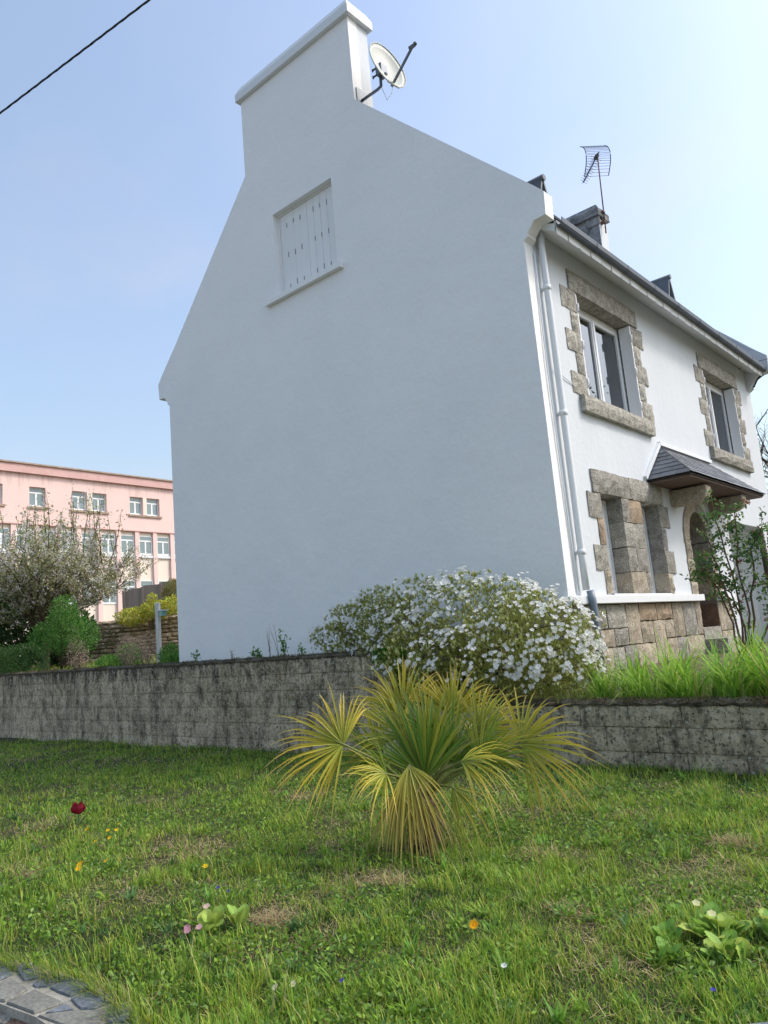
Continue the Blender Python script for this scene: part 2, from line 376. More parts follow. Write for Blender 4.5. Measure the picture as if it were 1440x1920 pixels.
# ------------------------------------------------------------------ the white house
LEN = 9.25; T = .21
house = empty('house', (-3.95, 4.6, .6))
tag(house, 'tall white rendered house with granite window surrounds and a blank gable end', 'house')
HO = Vector((-3.95, 4.6, .6))
def P(o):     # parent to the house keeping world placement
    o.parent = house; o.location = Vector(o.location) - HO; return o
gxz = lambda yy: (lambda u, v: Vector((u, yy, v)))
right_kneel = [(.235,6.85),(.36,6.715),(.345,6.405),(.175,6.40),(.062,6.27),(.062,6.235),(0,6.19)]
left_kneel = [(-7.90-u, v) for u, v in right_kneel][::-1]
left_kneel = [(-7.90,6.19),(-7.962,6.235),(-7.962,6.27),(-8.07,6.40),(-8.235,6.405),(-8.26,6.715),(-8.13,6.86)]
outline = [(-7.90,.5)] + left_kneel + [(-7.61,7.36),(-5.30,9.755),(-5.30,11.24),(-2.60,11.24),(-2.60,9.735)] + right_kneel + [(0,1.60),(-.75,1.60),(-.75,1.30),(-1.2,.5)]
gw = [(-4.65,7.17),(-3.23,7.17),(-3.23,8.70),(-4.65,8.70)]
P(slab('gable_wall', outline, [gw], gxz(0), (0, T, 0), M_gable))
far_out = [(-7.90,.5)] + left_kneel + [(-7.61,7.36),(-5.30,9.755),(-2.60,9.735)] + [(.30,6.84),(.50,6.66),(.49,6.32),(.26,6.30),(.10,6.10),(.10,6.06),(0,6.0)] + [(0,.5)]
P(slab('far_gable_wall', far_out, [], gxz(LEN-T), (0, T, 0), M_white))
# thick chimney stack behind the gable plane, with its cap
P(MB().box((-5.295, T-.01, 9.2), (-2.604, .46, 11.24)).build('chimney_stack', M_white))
def cap(name, x0, x1, y0, y1, z0, m, seed=0):
    mb = MB(); o = .075
    mb.box((x0-o, y0-o, z0), (x1+o, y1+o, z0+.15))
    v = [(x0-o,y0-o,z0+.15),(x1+o,y0-o,z0+.15),(x1+o,y1+o,z0+.15),(x0-o,y1+o,z0+.15),(x0-.01,y0-.01,z0+.29),(x1+.01,y0-.01,z0+.29),(x1+.01,y1+.01,z0+.29),(x0-.01,y1+.01,z0+.29)]
    mb.add(v, [(0,1,5,4),(1,2,6,5),(2,3,7,6),(3,0,4,7),(4,5,6,7)])
    return P(mb.build(name, m, bevel=.008))
cap('chimney_cap', -5.30, -2.60, 0, .46, 11.235, M_trim)
# far chimney, unpainted on its side
st = P(MB().box((-5.30, LEN-.46, 9.0), (-2.60, LEN-.004, 11.20)).build('far_chimney_stack', M_oldcement))
st['label'] = 'weathered grey unpainted chimney at the far gable'
P(MB().box((-2.597, LEN-.45, 9.0), (-2.585, LEN-.01, 11.15)).build('chimney_render', M_white))
c2 = cap('far_chimney_cap', -5.30, -2.60, LEN-.48, LEN, 11.195, M_oldcement)
me = c2.data; bm = bmesh.new(); bm.from_mesh(me); bmesh.ops.subdivide_edges(bm, edges=bm.edges, cuts=2)
for v in bm.verts: v.co += Vector((random.uniform(-.014,.014), random.uniform(-.014,.014), random.uniform(-.02,.012)))
bm.to_mesh(me); bm.free()
P(MB().box((-2.9, LEN-.50, 10.96), (-2.55, LEN-.44, 11.19)).build('corbel_stone', M_oldcement, bevel=.02))

# front wall with real openings
def arch(cy, w, zs, zt, n=10):
    pts = []
    for k in range(n+1):
        a = math.pi * k / n; pts.append((cy + w/2*math.cos(a), zs + (zt-zs)*math.sin(a)**.85))
    return pts          # right spring -> left spring
holes = [
    [(1.24,4.32),(3.06,4.32),(3.06,5.885),(1.24,5.885)],
    [(6.22,4.32),(8.04,4.32),(8.04,5.885),(6.22,5.885)],
    [(1.18,1.66),(3.12,1.66),(3.12,3.03),(1.18,3.03)],
    [(6.25,.62),(8.43,.62),(8.43,3.0),(6.25,3.0)],
]
door_cut = [(4.08,1.62),(4.08,2.55)] + [(p, q) for p, q in arch(4.65, 1.14, 2.55, 3.16)][::-1][1:-1] + [(5.22,2.55),(5.22,1.62)]
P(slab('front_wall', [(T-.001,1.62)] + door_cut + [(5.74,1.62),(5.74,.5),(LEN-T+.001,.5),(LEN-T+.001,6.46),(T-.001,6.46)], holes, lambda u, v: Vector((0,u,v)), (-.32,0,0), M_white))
P(MB().box((-.32,.003,1.6), (-.003,T-.003,6.2)).build('corner_pier', M_white))
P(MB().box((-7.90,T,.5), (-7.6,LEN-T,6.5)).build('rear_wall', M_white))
P(MB().box((-7.6,T+.01,3.55), (-.33,LEN-T-.01,3.75)).build('floor_slab', M_mortar))
P(MB().box((-7.6,T+.01,6.46), (-.33,LEN-T-.01,6.6)).build('attic_floor', M_mortar))
P(MB().box((-2.6,T+.01,3.75), (-2.5,LEN-T-.01,6.46)).build('room_partition', M_trim))
P(MB().box((-2.6,T+.01,.6), (-2.5,LEN-T-.01,3.55)).build('room_partition', M_trim))

M_slot = mat('shadowed_slot', srgb(150,154,153), .95)  # flat grey painted as the shade inside slots and slate gaps
# roof planes, slate courses seen only at their edges
for s, nm in ((1, 'roof'), (-1, 'roof')):
    mb = MB(); n = 34
    for k in range(n):
        a = k/n; b = (k+1)/n + .012
        xe, xr = (.34, -3.95) if s == 1 else (-8.24, -3.95)
        ze, zr = 6.47, 10.78
        xa, za = xe+(xr-xe)*a, ze+(zr-ze)*a; xb, zb = xe+(xr-xe)*b, ze+(zr-ze)*b
        o = .012
        mb.add([(xa+s*o,T,za+o),(xa+s*o,LEN-T,za+o),(xb,LEN-T,zb),(xb,T,zb)], [(0,1,2,3)])
        mb.add([(xa+s*o,T,za+o),(xa+s*o,LEN-T,za+o),(xa,LEN-T,za-.01),(xa,T,za-.01)], [(0,3,2,1)])
    P(mb.build(nm, M_slate, recalc=False))
P(MB().tube([(-3.95,.46,10.82),(-3.95,LEN-.46,10.82)], .07, 10).build('ridge', M_slate))
# parapet copings (slate-grey weathering on the raised far gable)
for s in (1, -1):
    xe = .23 if s == 1 else -8.13; xt = -2.60 if s == 1 else -5.30
    P(MB().bar((xe, LEN-T/2, 6.87), (xt, LEN-T/2, 9.76), .24, .03, (0,0,1)).build('parapet_coping', M_white))
# small triangular roof vents above the windows
for cy in (2.10, 7.27):
    x0, zb, za = -.72, 7.56, 8.30; xr = -1.52; hw = .21
    fm = MB(); fm.add([(x0,cy-hw,zb),(x0,cy+hw,zb),(x0,cy,za-.05),(x0-.04,cy-hw,zb),(x0-.04,cy+hw,zb),(x0-.04,cy,za-.05)], [(0,1,2),(5,4,3),(0,3,4,1),(1,4,5,2),(2,5,3,0)])
    f = P(fm.build('roof_vent', M_white))
    for sg in (-1, 1):
        sm = MB(); ov = .07
        a0 = (x0+ov, cy, za); a1 = (xr-.2, cy, za)
        b0 = (x0+ov, cy+sg*(hw+.06), zb-.10); b1 = (xr+.7, cy+sg*(hw+.06), zb-.10)
        up = Vector((0, sg*.03, .035))
        v = [Vector(a0),Vector(a1),Vector(b1),Vector(b0)]; v2 = [p+up for p in v]
        sm.add(v+v2, [(3,2,1,0),(4,5,6,7),(0,1,5,4),(1,2,6,5),(2,3,7,6),(3,0,4,7)])
        q = sm.build('vent_roof', M_slate); q.parent = f
    rd = MB().tube([(x0+.10,cy,za+.02),(xr-.2,cy,za+.02)], .055, 8).build('vent_ridge', M_slate); rd.parent = f
    for ch in f.children: ch.location = (0,0,0)

# eaves: sloping soffit, white-painted slates, gutter
mb = MB(); mb.add([(0,T,6.455),(0,LEN-T,6.455),(.335,LEN-T,6.262),(.335,T,6.262),(0,T,6.50),(0,LEN-T,6.50),(.345,LEN-T,6.36),(.345,T,6.36)],
       [(0,3,2,1),(4,5,6,7),(3,7,6,2),(0,1,5,4),(0,4,7,3),(1,2,6,5)])
P(mb.build('soffit', M_trim))
P(MB().box((.337,T+.004,6.27),(.341,LEN-T-.004,6.40)).build('slate_gap_shade', M_slot))  # added dark strip that colours the gaps between slates as shaded
y = T + .012; k = 0
while y < LEN - T - .05:
    w = min(.302 + random.uniform(-.006,.006), LEN-T-.012-y)
    mb = MB(); c = .03; ov = .005*(k % 2) + random.uniform(0,.002)
    z0, z1 = 6.226 + random.uniform(-.004,.004), 6.40
    q = [(y,z1),(y,z0+c),(y+c*.7,z0),(y+w-c*.7,z0),(y+w,z0+c),(y+w,z1)]
    fx = lambda yy, zz: .342 + ov + (zz-z0)*.10
    a = [(fx(*p),p[0],p[1]) for p in q]; b = [(fx(*p)+.008,p[0],p[1]) for p in q]; n = len(q)
    mb.add(a+b, [tuple(range(n))[::-1], tuple(range(n, 2*n))] + [(i,(i+1)%n,n+(i+1)%n,n+i) for i in range(n)])
    P(mb.build('fascia_slate', M_trim)); y += w + .012; k += 1
GX, GZ = .068, -.045
prof = [(a+GX, b+GZ) for a, b in [(.30,6.448),(.305,6.40),(.325,6.37),(.358,6.37),(.372,6.395),(.376,6.448),(.384,6.455),(.388,6.447),(.381,6.388),(.362,6.358),(.318,6.358),(.294,6.395),(.290,6.448)]]
def extrude_prof(prof, y0, y1):
    n = len(prof); mb = MB()
    mb.add([(a,y0,b) for a,b in prof]+[(a,y1,b) for a,b in prof], [(i,(i+1)%n,n+(i+1)%n,n+i) for i in range(n)]+[tuple(range(n)), tuple(range(n,2*n))[::-1]])
    return mb
gut = P(extrude_prof(prof, T+.004, LEN-T-.004).build('gutter', M_zinc))
for k in range(1, 9):
    j = MB(); yy = T + k*.98
    pr = [(a+GX, b+GZ) for a, b in [(.290,6.445),(.286,6.393),(.314,6.350),(.366,6.350),(.387,6.384),(.392,6.447)]]
    v = [(a,yy,b) for a,b in pr]+[(a,yy+.03,b) for a,b in pr]
    j.add(v, [(i,i+1,6+i+1,6+i) for i in range(5)])
    q = j.build('gutter_joint', M_zinc, recalc=False); q.parent = gut; q.location = (0,0,0)
# rain pipe: white above the band, grey below
pts = [(.085,.32,6.42)] + [(.075,.32,z) for z in (6.2,5.2,4.2,3.2,2.2,1.74)]
dp = P(MB().tube(pts, .043, 12).build('downpipe', M_trim))
for z in (5.62,3.95,2.20):
    q = MB().tube([(.075,.32,z-.03),(.075,.32,z+.03)], .052, 12).bar((0,.32,z),(.06,.32,z),.05,.03).build('pipe_clamp', M_trim); q.parent = dp; q.location = (0,0,0)
lp = P(MB().tube([(.12,.325,1.73),(.135,.33,1.60),(.135,.33,.7)], .047, 12).build('lower_downpipe', M_greypipe)); lp['label'] = 'blue grey lower length of the rain pipe'
P(MB().tube([(.02,.20,6.1),(.02,.185,5.4),(.022,.15,4.6),(.022,.17,3.6),(.022,.20,2.4),(.022,.21,1.70)], .010, 8).build('wall_conduit', M_trim))
P(MB().tube([(.03,.32,4.56),(.02,.55,4.50),(.012,.85,4.44),(.012,1.0,4.40)], .007, 6).build('window_cable', M_trim))
# white string band over the granite base
P(MB().box((-.05,-.06,1.574), (.10,4.24,1.672)).build('string_band', M_trim, bevel=.006))
P(MB().box((-.05,5.10,1.574), (.10,5.72,1.672)).build('string_band', M_trim, bevel=.006))
P(MB().box((-.20,1.185,1.60), (.03,3.115,1.70)).build('window_ledge', M_trim, bevel=.004))

# granite base: backing and its stones
P(MB().box((-.32,.006,.45), (-.03,4.235,1.572)).build('base_backing', M_mortar))
P(MB().box((-.32,5.075,.45), (-.03,5.74,1.572)).build('base_backing', M_mortar))
P(MB().box((-1.25,.02,.45), (-.33,.2,1.595)).build('base_backing', M_mortar))
base = [(.01,.53,1.21,1.57,'g'),(.01,.53,.86,1.21,'g'),(.01,.53,.5,.86,'t'),
 (.53,.93,1.262,1.57,'g'),(.93,1.50,1.262,1.57,'g'),(1.50,1.92,1.03,1.57,'t'),(1.92,2.50,1.33,1.57,'o'),(2.50,3.08,1.33,1.57,'o'),(3.08,3.50,1.065,1.57,'t'),(3.50,4.02,1.065,1.57,'g'),(4.02,4.24,1.065,1.57,'t'),
 (.53,1.08,1.032,1.262,'t'),(1.08,1.50,1.032,1.262,'g'),(1.92,2.33,1.03,1.33,'t'),(2.33,2.74,.70,1.33,'t'),(2.74,3.08,1.065,1.33,'t'),
 (.53,.98,.74,1.032,'t'),(.98,1.33,.74,1.032,'g'),(1.33,1.71,.74,1.032,'g'),(1.71,2.33,.74,1.03,'t'),(2.74,3.12,.72,1.065,'t'),(3.12,3.52,.72,1.065,'g'),(3.52,4.24,.72,1.065,'t'),
 (.53,1.2,.45,.74,'t'),(1.2,1.8,.45,.74,'g'),(1.8,2.33,.45,.74,'t'),(2.33,2.9,.45,.70,'t'),(2.9,3.6,.45,.72,'g'),(3.6,4.24,.45,.72,'t'),
 (5.08,5.33,1.08,1.57,'t'),(5.33,5.74,1.08,1.57,'t'),(5.08,5.74,.75,1.08,'t'),(5.08,5.74,.45,.75,'o')]
SM = {'g': M_granite, 't': M_tan, 'o': M_orange, 'l': M_lintel, 'b': M_brown}
for y0, y1, z0, z1, k in base:
    P(rock_front('base_stone', y0, y1, z0, z1, SM[k], None, x=-.004, depth=.1, bulge=.03, n=5, gap=.009))
for x0, x1, z0, z1 in [(-.36,-.006,1.22,1.59),(-.74,-.36,1.22,1.59),(-.5,-.006,.86,1.22),(-1.0,-.5,.86,1.22),(-.45,-.006,.5,.86),(-1.1,-.45,.5,.86)]:
    P(rock_gable('base_stone', x0, x1, z0, z1, M_granite, None, y=.0, depth=.1, gap=.006))

# granite surrounds of the two upper windows
def upper_window(dy):
    z = [5.872,5.56,5.25,4.95,4.65,4.345]
    P(rock_front('lintel_stone', 1.07+dy, 3.31+dy, 5.872, 6.17, M_lintel, None, x=.02, depth=.26, bulge=.032, n=5))
    for k in range(5):
        yo = (.83, 1.04)[k % 2] + random.uniform(-.012,.012); yr = (3.47, 3.30)[k % 2] + random.uniform(-.012,.012)
        P(rock_front('jamb_stone', yo+dy, 1.248+dy, z[k+1], z[k], M_lintel, None, x=.006, depth=.25, bulge=.03, n=5, gap=.004))
        P(rock_front('jamb_stone', 3.052+dy, yr+dy, z[k+1], z[k], M_lintel, None, x=.006, depth=.25, bulge=.03, n=5, gap=.004))
    P(rock_front('sill_stone', .98+dy, 3.30+dy, 4.10, 4.335, M_lintel, None, x=.07, depth=.32, bulge=.03, n=5))
    y0, y1, z0, z1, xf = 1.256+dy, 3.044+dy, 4.34, 5.868, -.20
    f = MB(); w = .055
    f.box((xf-.06,y0,z0),(xf,y0+w,z1)).box((xf-.06,y1-w,z0),(xf,y1,z1)).box((xf-.06,y0+w,z1-w-.02),(xf,y1-w,z1)).box((xf-.06,y0+w,z0),(xf,y1-w,z0+w))
    fr = P(f.build('window', M_pvc, bevel=.004))
    ym = (y0+y1)/2
    def sub(o): o.parent = fr; o.location = (0,0,0); return o
    for a, b in ((y0+w+.004, ym-.004), (ym+.004, y1-w-.004)):
        c = MB(); v = .055
        za, zb = z0+w+.004, z1-w-.024
        c.box((xf-.045,a,za),(xf+.012,a+v,zb)).box((xf-.045,b-v,za),(xf+.012,b,zb)).box((xf-.045,a+v,zb-v),(xf+.012,b-v,zb)).box((xf-.045,a+v,za),(xf+.012,b-v,za+v+.02))
        sub(c.build('casement', M_pvc, bevel=.004))
        sub(MB().box((xf-.024,a+v-.008,za+v),(xf-.018,b-v+.008,zb-v+.008)).build('pane', M_glass))
    sub(MB().box((xf+.0125,ym-.028,z0+w+.01),(xf+.026,ym+.028,z1-w-.03)).build('meeting_rail', M_pvc, bevel=.004))
    for side, yy in ((-1, y0-.002), (1, y1+.002)):     # folded shutters lining the reveals
        s0, s1 = (yy, yy+.032) if side < 0 else (yy-.032, yy)
        g = MB().box((xf+.03,s0,z0+.012),(.012,s1,z1-.012)); sh = sub(g.build('shutter', M_pvc, bevel=.003))
        for zz in (z0+.22, (z0+z1)/2, z1-.22):
            e0, e1 = (s0+.004, s1+.012) if side < 0 else (s0-.012, s1-.004)
            sub(MB().box((-.012,e0,zz-.055),(.026,e1,zz+.055)).tube([(.026,(e0+e1)/2,zz-.06),(.026,(e0+e1)/2,zz+.06)], .009, 8).build('hinge', M_pvc))
    # net curtain inside
    cu = MB(); n = 40; v = []
    for k in range(n+1):
        yy = y0+.06+(y1-y0-.12)*k/n; xx = xf-.16+.018*math.sin(k*1.9)+.01*math.sin(k*.7); v += [(xx,yy,z0+.05),(xx,yy,z1-.05)]
    cu.add(v, [(2*k,2*k+2,2*k+3,2*k+1) for k in range(n)])
    sub(cu.build('curtain', M_curtain, recalc=False))
M_curtain = mat('grey_curtain', srgb(120,124,130), .9, var=.3, vscale=6)
upper_window(0); upper_window(4.965)

# ground floor twin window between granite piers
P(rock_front('lintel_stone', .98, 2.14, 3.02, 3.34, M_granite, None, x=.02, depth=.24, bulge=.03, n=6))
P(rock_front('lintel_stone', 2.14, 3.30, 3.02, 3.34, M_granite, None, x=.02, depth=.24, bulge=.03, n=6))
zz = [3.018,2.685,2.335,1.995,1.70]
for k in range(4):
    P(rock_front('jamb_stone', (.81,1.02)[k % 2], 1.19, zz[k+1], zz[k], (M_granite, M_orange, M_granite, M_tan)[k], None, x=.008, depth=.24, bulge=.032, gap=.003))
    P(rock_front('jamb_stone', 3.105, (3.465,3.265)[k % 2], zz[k+1], zz[k], (M_granite, M_granite, M_granite, M_tan)[k], None, x=.008, depth=.24, bulge=.032, gap=.003))
for y0, y1, k, m in [(1.80,2.05,0,'g'),(2.05,2.47,0,'o'),(1.80,2.47,1,'g'),(1.80,2.09,2,'g'),(2.09,2.47,2,'g'),(1.80,2.31,3,'t'),(2.31,2.47,3,'g')]:
    P(rock_front('pier_stone', y0, y1, zz[k+1], zz[k], SM[m], None, x=.008, depth=.24, bulge=.032, gap=.003))
for y0, y1 in ((1.192,1.798),(2.472,3.103)):
    f = MB(); xf = -.205; w = .05; z0, z1 = 1.702, 3.015
    f.box((xf-.06,y0,z0),(xf,y0+w,z1)).box((xf-.06,y1-w,z0),(xf,y1,z1)).box((xf-.06,y0+w,z1-w),(xf,y1-w,z1)).box((xf-.06,y0+w,z0),(xf,y1-w,z0+.07))
    fr = P(f.build('window', M_pvc, bevel=.004))
    q = MB().box((xf-.03,y0+w,z0+.07),(xf-.024,y1-w,z1-w)).build('pane', M_glass); q.parent = fr; q.location = (0,0,0)
    n = 5; ww = (y1-y0-2*w-.01)/n
    for k in range(n):
        q = MB().box((xf-.02,y0+w+.005+k*ww,z0+.075),(xf-.004,y0+w+.005+(k+1)*ww-.006,z1-w-.005)).build('shutter_plank', M_shutter); q.parent = fr; q.location = (0,0,0)

# arched doorway: stones round the opening, deep reveal, wooden door
def door_profile(w, zs, zt, n=10):
    pts = [(4.65-w/2, zs)]
    for k in range(1, n):
        a = math.pi - math.pi*k/n; pts.append((4.65+w/2*math.cos(a), zs+(zt-zs)*math.sin(a)**.9))
    return pts + [(4.65+w/2, zs)]
inn = door_profile(.83, 2.56, 3.03, 12); outr = door_profile(1.33, 2.50, 3.22, 12)
def vou(i0, i1, m):
    mb = MB(); r = random.Random(i0+55); ids = list(range(i0, i1+1)); V = []
    for i in ids:
        for (yy, zzz) in (inn[i], outr[i]):
            V.append((.018+r.uniform(0,.012), yy, zzz))
    for i in ids:
        for (yy, zzz) in (inn[i], outr[i]): V.append((-.32, yy, zzz))
    n = len(ids); F = []
    for k in range(n-1):
        F.append((2*k,2*k+1,2*k+3,2*k+2)); F.append((2*n+2*k,2*n+2*k+2,2*n+2*k+3,2*n+2*k+1))
        F.append((2*k,2*k+2,2*n+2*k+2,2*n+2*k)); F.append((2*k+1,2*n+2*k+1,2*n+2*k+3,2*k+3))
    for k in (0, n-1): F.append((2*k,2*n+2*k,2*n+2*k+1,2*k+1))
    mb.add(V, F); P(mb.build('arch_stone', m, bevel=.006))
vou(0, 6, M_tan); vou(6, 12, M_granite)
zs = [2.545,2.24,2.06,1.90,1.675]
for k in range(4):
    P(rock_front('door_jamb_stone', 3.99+random.uniform(-.02,.02), 4.235, zs[k+1], zs[k], (M_tan, M_tan, M_orange, M_tan)[k], None, x=.012, depth=.33, bulge=.035, gap=.003))
    P(rock_front('door_jamb_stone', 5.065, 5.34+random.uniform(-.02,.02), zs[k+1], zs[k], M_granite if k < 2 else M_tan, None, x=.012, depth=.33, bulge=.035, gap=.003))
P(MB().box((-1.25,5.067,1.69),(-.325,5.25,2.56)).build('porch_side', M_brown))
P(MB().box((-1.25,5.066,2.56),(-.325,5.25,3.2)).build('porch_side', M_granite))
P(MB().box((-1.25,5.061,1.53),(-.002,5.075,1.688)).build('porch_plinth', M_mortar))
P(MB().box((-1.25,4.0,1.0),(-.325,4.235,3.2)).build('porch_side', M_brown))
P(MB().box((-1.25,4.236,3.10),(-.325,5.06,3.2)).build('porch_ceiling', M_mortar))
for z0, z1, a, b in ((1.07,1.528,-1.2,-.004),(.5,1.068,-1.2,-.62),(.5,1.068,-.615,-.004)):
    P(MB().box((a,5.058,z0),(b,5.072,z1)).build('stair_side_stone', M_brown, bevel=.004))
door = P(MB().box((-.98,4.24,1.53),(-.93,5.055,3.09)).build('front_door', M_wood))
for k in range(5):
    q = MB().box((-.93,4.25+k*.16,1.56),(-.915,4.25+k*.16+.152,3.06)).build('door_plank', M_wood); q.parent = door; q.location = (0,0,0)
q = MB().tube([(-.915,4.36,2.3),(-.86,4.36,2.3),(-.86,4.46,2.3)], .011, 8).build('door_handle', M_darksteel); q.parent = door; q.location = (0,0,0)
for k, (x0, z) in enumerate(((-.94,1.52),(-.62,1.34),(-.32,1.16),(.0,.98))):
    P(MB().box((x0 - (.3 if k == 0 else .0) , 4.24, .5),(x0+.33 if k < 3 else .34, 5.054, z)).build('door_step', M_granite, bevel=.008))

# far ground-floor recess with white door
P(MB().box((-1.1,8.43,.62),(-.322,8.6,3.02)).build('recess_side', M_trim))
P(MB().box((-1.1,6.1,.62),(-.322,6.25,3.02)).build('recess_side', M_trim))
P(MB().box((-1.1,6.25,3.0),(-.322,8.43,3.15)).build('recess_ceiling', M_trim))
gd = P(MB().box((-1.1,6.252,.55),(-1.03,8.428,2.998)).build('garage_door', M_trim))
for k in range(6):
    q = MB().box((-1.03,6.26+k*.36,.6),(-1.015,6.26+k*.36+.345,2.97)).build('door_panel', M_trim); q.parent = gd; q.location = (0,0,0)

# slate canopy over the door
PY0, PY1, PX, ZE, ZR, RY0, RY1 = 2.85, 6.45, .65, 3.38, 3.985, 3.54, 5.76
core = MB(); o = .012
core.add([(0,PY0+o,ZE-.01),(PX-o,PY0+o,ZE-.01),(PX-o,PY1-o,ZE-.01),(0,PY1-o,ZE-.01),(0,RY0,ZR-o),(0,RY1,ZR-o),(.0,PY0+o,ZE-.035),(PX-o,PY0+o,ZE-.035),(PX-o,PY1-o,ZE-.035),(0,PY1-o,ZE-.035)],
   [(0,1,4),(1,2,5,4),(2,3,5),(0,4,5,3),(6,7,1,0),(7,8,2,1),(8,9,3,2),(6,9,8,7)])
M_darkwood = mat('dark_stained_wood', srgb(58,50,48), .7, var=.4, vscale=6)
canopy = P(core.build('door_canopy', M_darkwood))
def CP(o): o.parent = canopy; o.location = (0,0,0); return o
def slate_face(e0, e1, r0, r1, courses, w):
    e0, e1, r0, r1 = map(Vector, (e0, e1, r0, r1))
    nrm = (e1-e0).cross(r0-e0).normalized()
    if nrm.z < 0: nrm = -nrm
    for c in range(courses):
        a = c/courses - (.02 if c == 0 else .0); b = min(1.0, (c+1)/courses + .45/courses)
        La, Ra = e0.lerp(r0, a), e1.lerp(r1, a); Lb, Rb = e0.lerp(r0, b), e1.lerp(r1, b)
        ud = (e1-e0).normalized(); ln = (Ra-La).length; 
        off = -(w*.5 if c % 2 else 0); t0 = off
        while t0 < ln - .004:
            ta, tb = max(0, t0)+.0015, min(ln, t0+w)-.0015; t0 += w
            if tb - ta < .012: continue
            sh = (Lb-La).dot(ud); lnb = (Rb-Lb).length
            def top(t):
                tt = min(max(t - sh, 0), lnb); return Lb + ud*tt
            v = [La+ud*ta, La+ud*tb, top(tb), top(ta)]
            lo = .017 + random.uniform(-.002,.003); 
            bot = [v[0]+nrm*(lo-.006), v[1]+nrm*(lo-.006), v[2]+nrm*.001, v[3]+nrm*.001]
            tp = [v[0]+nrm*(lo), v[1]+nrm*(lo), v[2]+nrm*.007, v[3]+nrm*.007]
            sg = random.uniform(-.004,.004); slope = (r0-e0).normalized()
            for q in (bot, tp): q[0] = q[0]+slope*sg; q[1] = q[1]+slope*sg
            mb = MB(); mb.add(bot+tp, [(0,3,2,1),(4,5,6,7),(0,1,5,4),(1,2,6,5),(2,3,7,6),(3,0,4,7)])
            CP(mb.build('canopy_slate', M_slate))
slate_face((PX,PY0,ZE),(PX,PY1,ZE),(0,RY0,ZR),(0,RY1,ZR), 9, .20)
slate_face((0,PY0,ZE),(PX,PY0,ZE),(0,RY0,ZR),(0.001,RY0,ZR), 8, .22)
slate_face((PX,PY1,ZE),(0,PY1,ZE),(.001,RY1,ZR),(0,RY1,ZR), 8, .22)
CP(MB().box((0.002,PY0+.03,ZE-.058),(PX-.03,PY1-.03,ZE-.037)).build('canopy_soffit', M_wood))
# white mortar fillet where the canopy meets the wall
CP(MB().bar((.02,PY0-.09,ZE+.02),(.02,RY0-.02,ZR+.06),.06,.05,(1,0,0)).build('mortar_fillet', M_trim))
CP(MB().bar((.02,RY0-.06,ZR+.045),(.02,RY1+.06,ZR+.045),.06,.06,(1,0,0)).build('mortar_fillet', M_trim))
for cy in (3.78, 5.5):      # rounded stone corbels carrying it
    pr = [(-.2,3.06),(-.2,3.295),(.55,3.295),(.57,3.26),(.565,3.20),(.53,3.12),(.46,3.06),(.36,3.03),(.2,3.035)]
    n = len(pr); mb = MB()
    mb.add([(a,cy-.11,b) for a,b in pr]+[(a,cy+.11,b) for a,b in pr], [tuple(range(n))[::-1],tuple(range(n,2*n))]+[(i,(i+1)%n,n+(i+1)%n,n+i) for i in range(n)])
    P(mb.build('canopy_corbel', M_tan, bevel=.012))

# closed shutters in the gable window, with sill
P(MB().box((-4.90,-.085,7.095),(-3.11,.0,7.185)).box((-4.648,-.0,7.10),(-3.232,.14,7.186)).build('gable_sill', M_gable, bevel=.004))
shb = P(MB().box((-4.655,.150,7.165),(-3.225,.175,8.705)).build('gable_shutter_back', M_dark))  # near-black sheet that paints in the darkness behind the plank gaps
def SP(o): o.parent = shb; o.location = (0,0,0); return o
P(MB().box((-4.652,.10,8.665),(-3.228,.15,8.702)).box((-4.652,.10,7.18),(-4.60,.15,8.664)).box((-3.28,.10,7.18),(-3.228,.15,8.664)).build('gable_window_frame', M_shutter))
x = -4.596; planks = []
ws = [.165]*4+[.157]*4; gaps = [.0015]*3+[.007]+[.005,.006,.005,.0]
for k, w in enumerate(ws):
    w = w - gaps[k]
    SP(MB().box((x,.115+random.uniform(-.002,.002),7.186),(x+w,.149,8.662)).build('shutter_plank', M_shutter))
    x += w
    if k < 7 and k != 3:
        for zc in ((7.36,7.92,8.46) if k < 3 else (7.36,7.93,8.45)):
            zc2 = zc + random.uniform(-.02,.02); hh = random.uniform(.035,.055)
            SP(MB().box((x-.008,.1085,zc2-hh),(x+.009,.118,zc2+hh)).build('painted_vent_slot', M_slot))  # solid boxes, their grey painted in for the dark of open slots
    x += gaps[k]
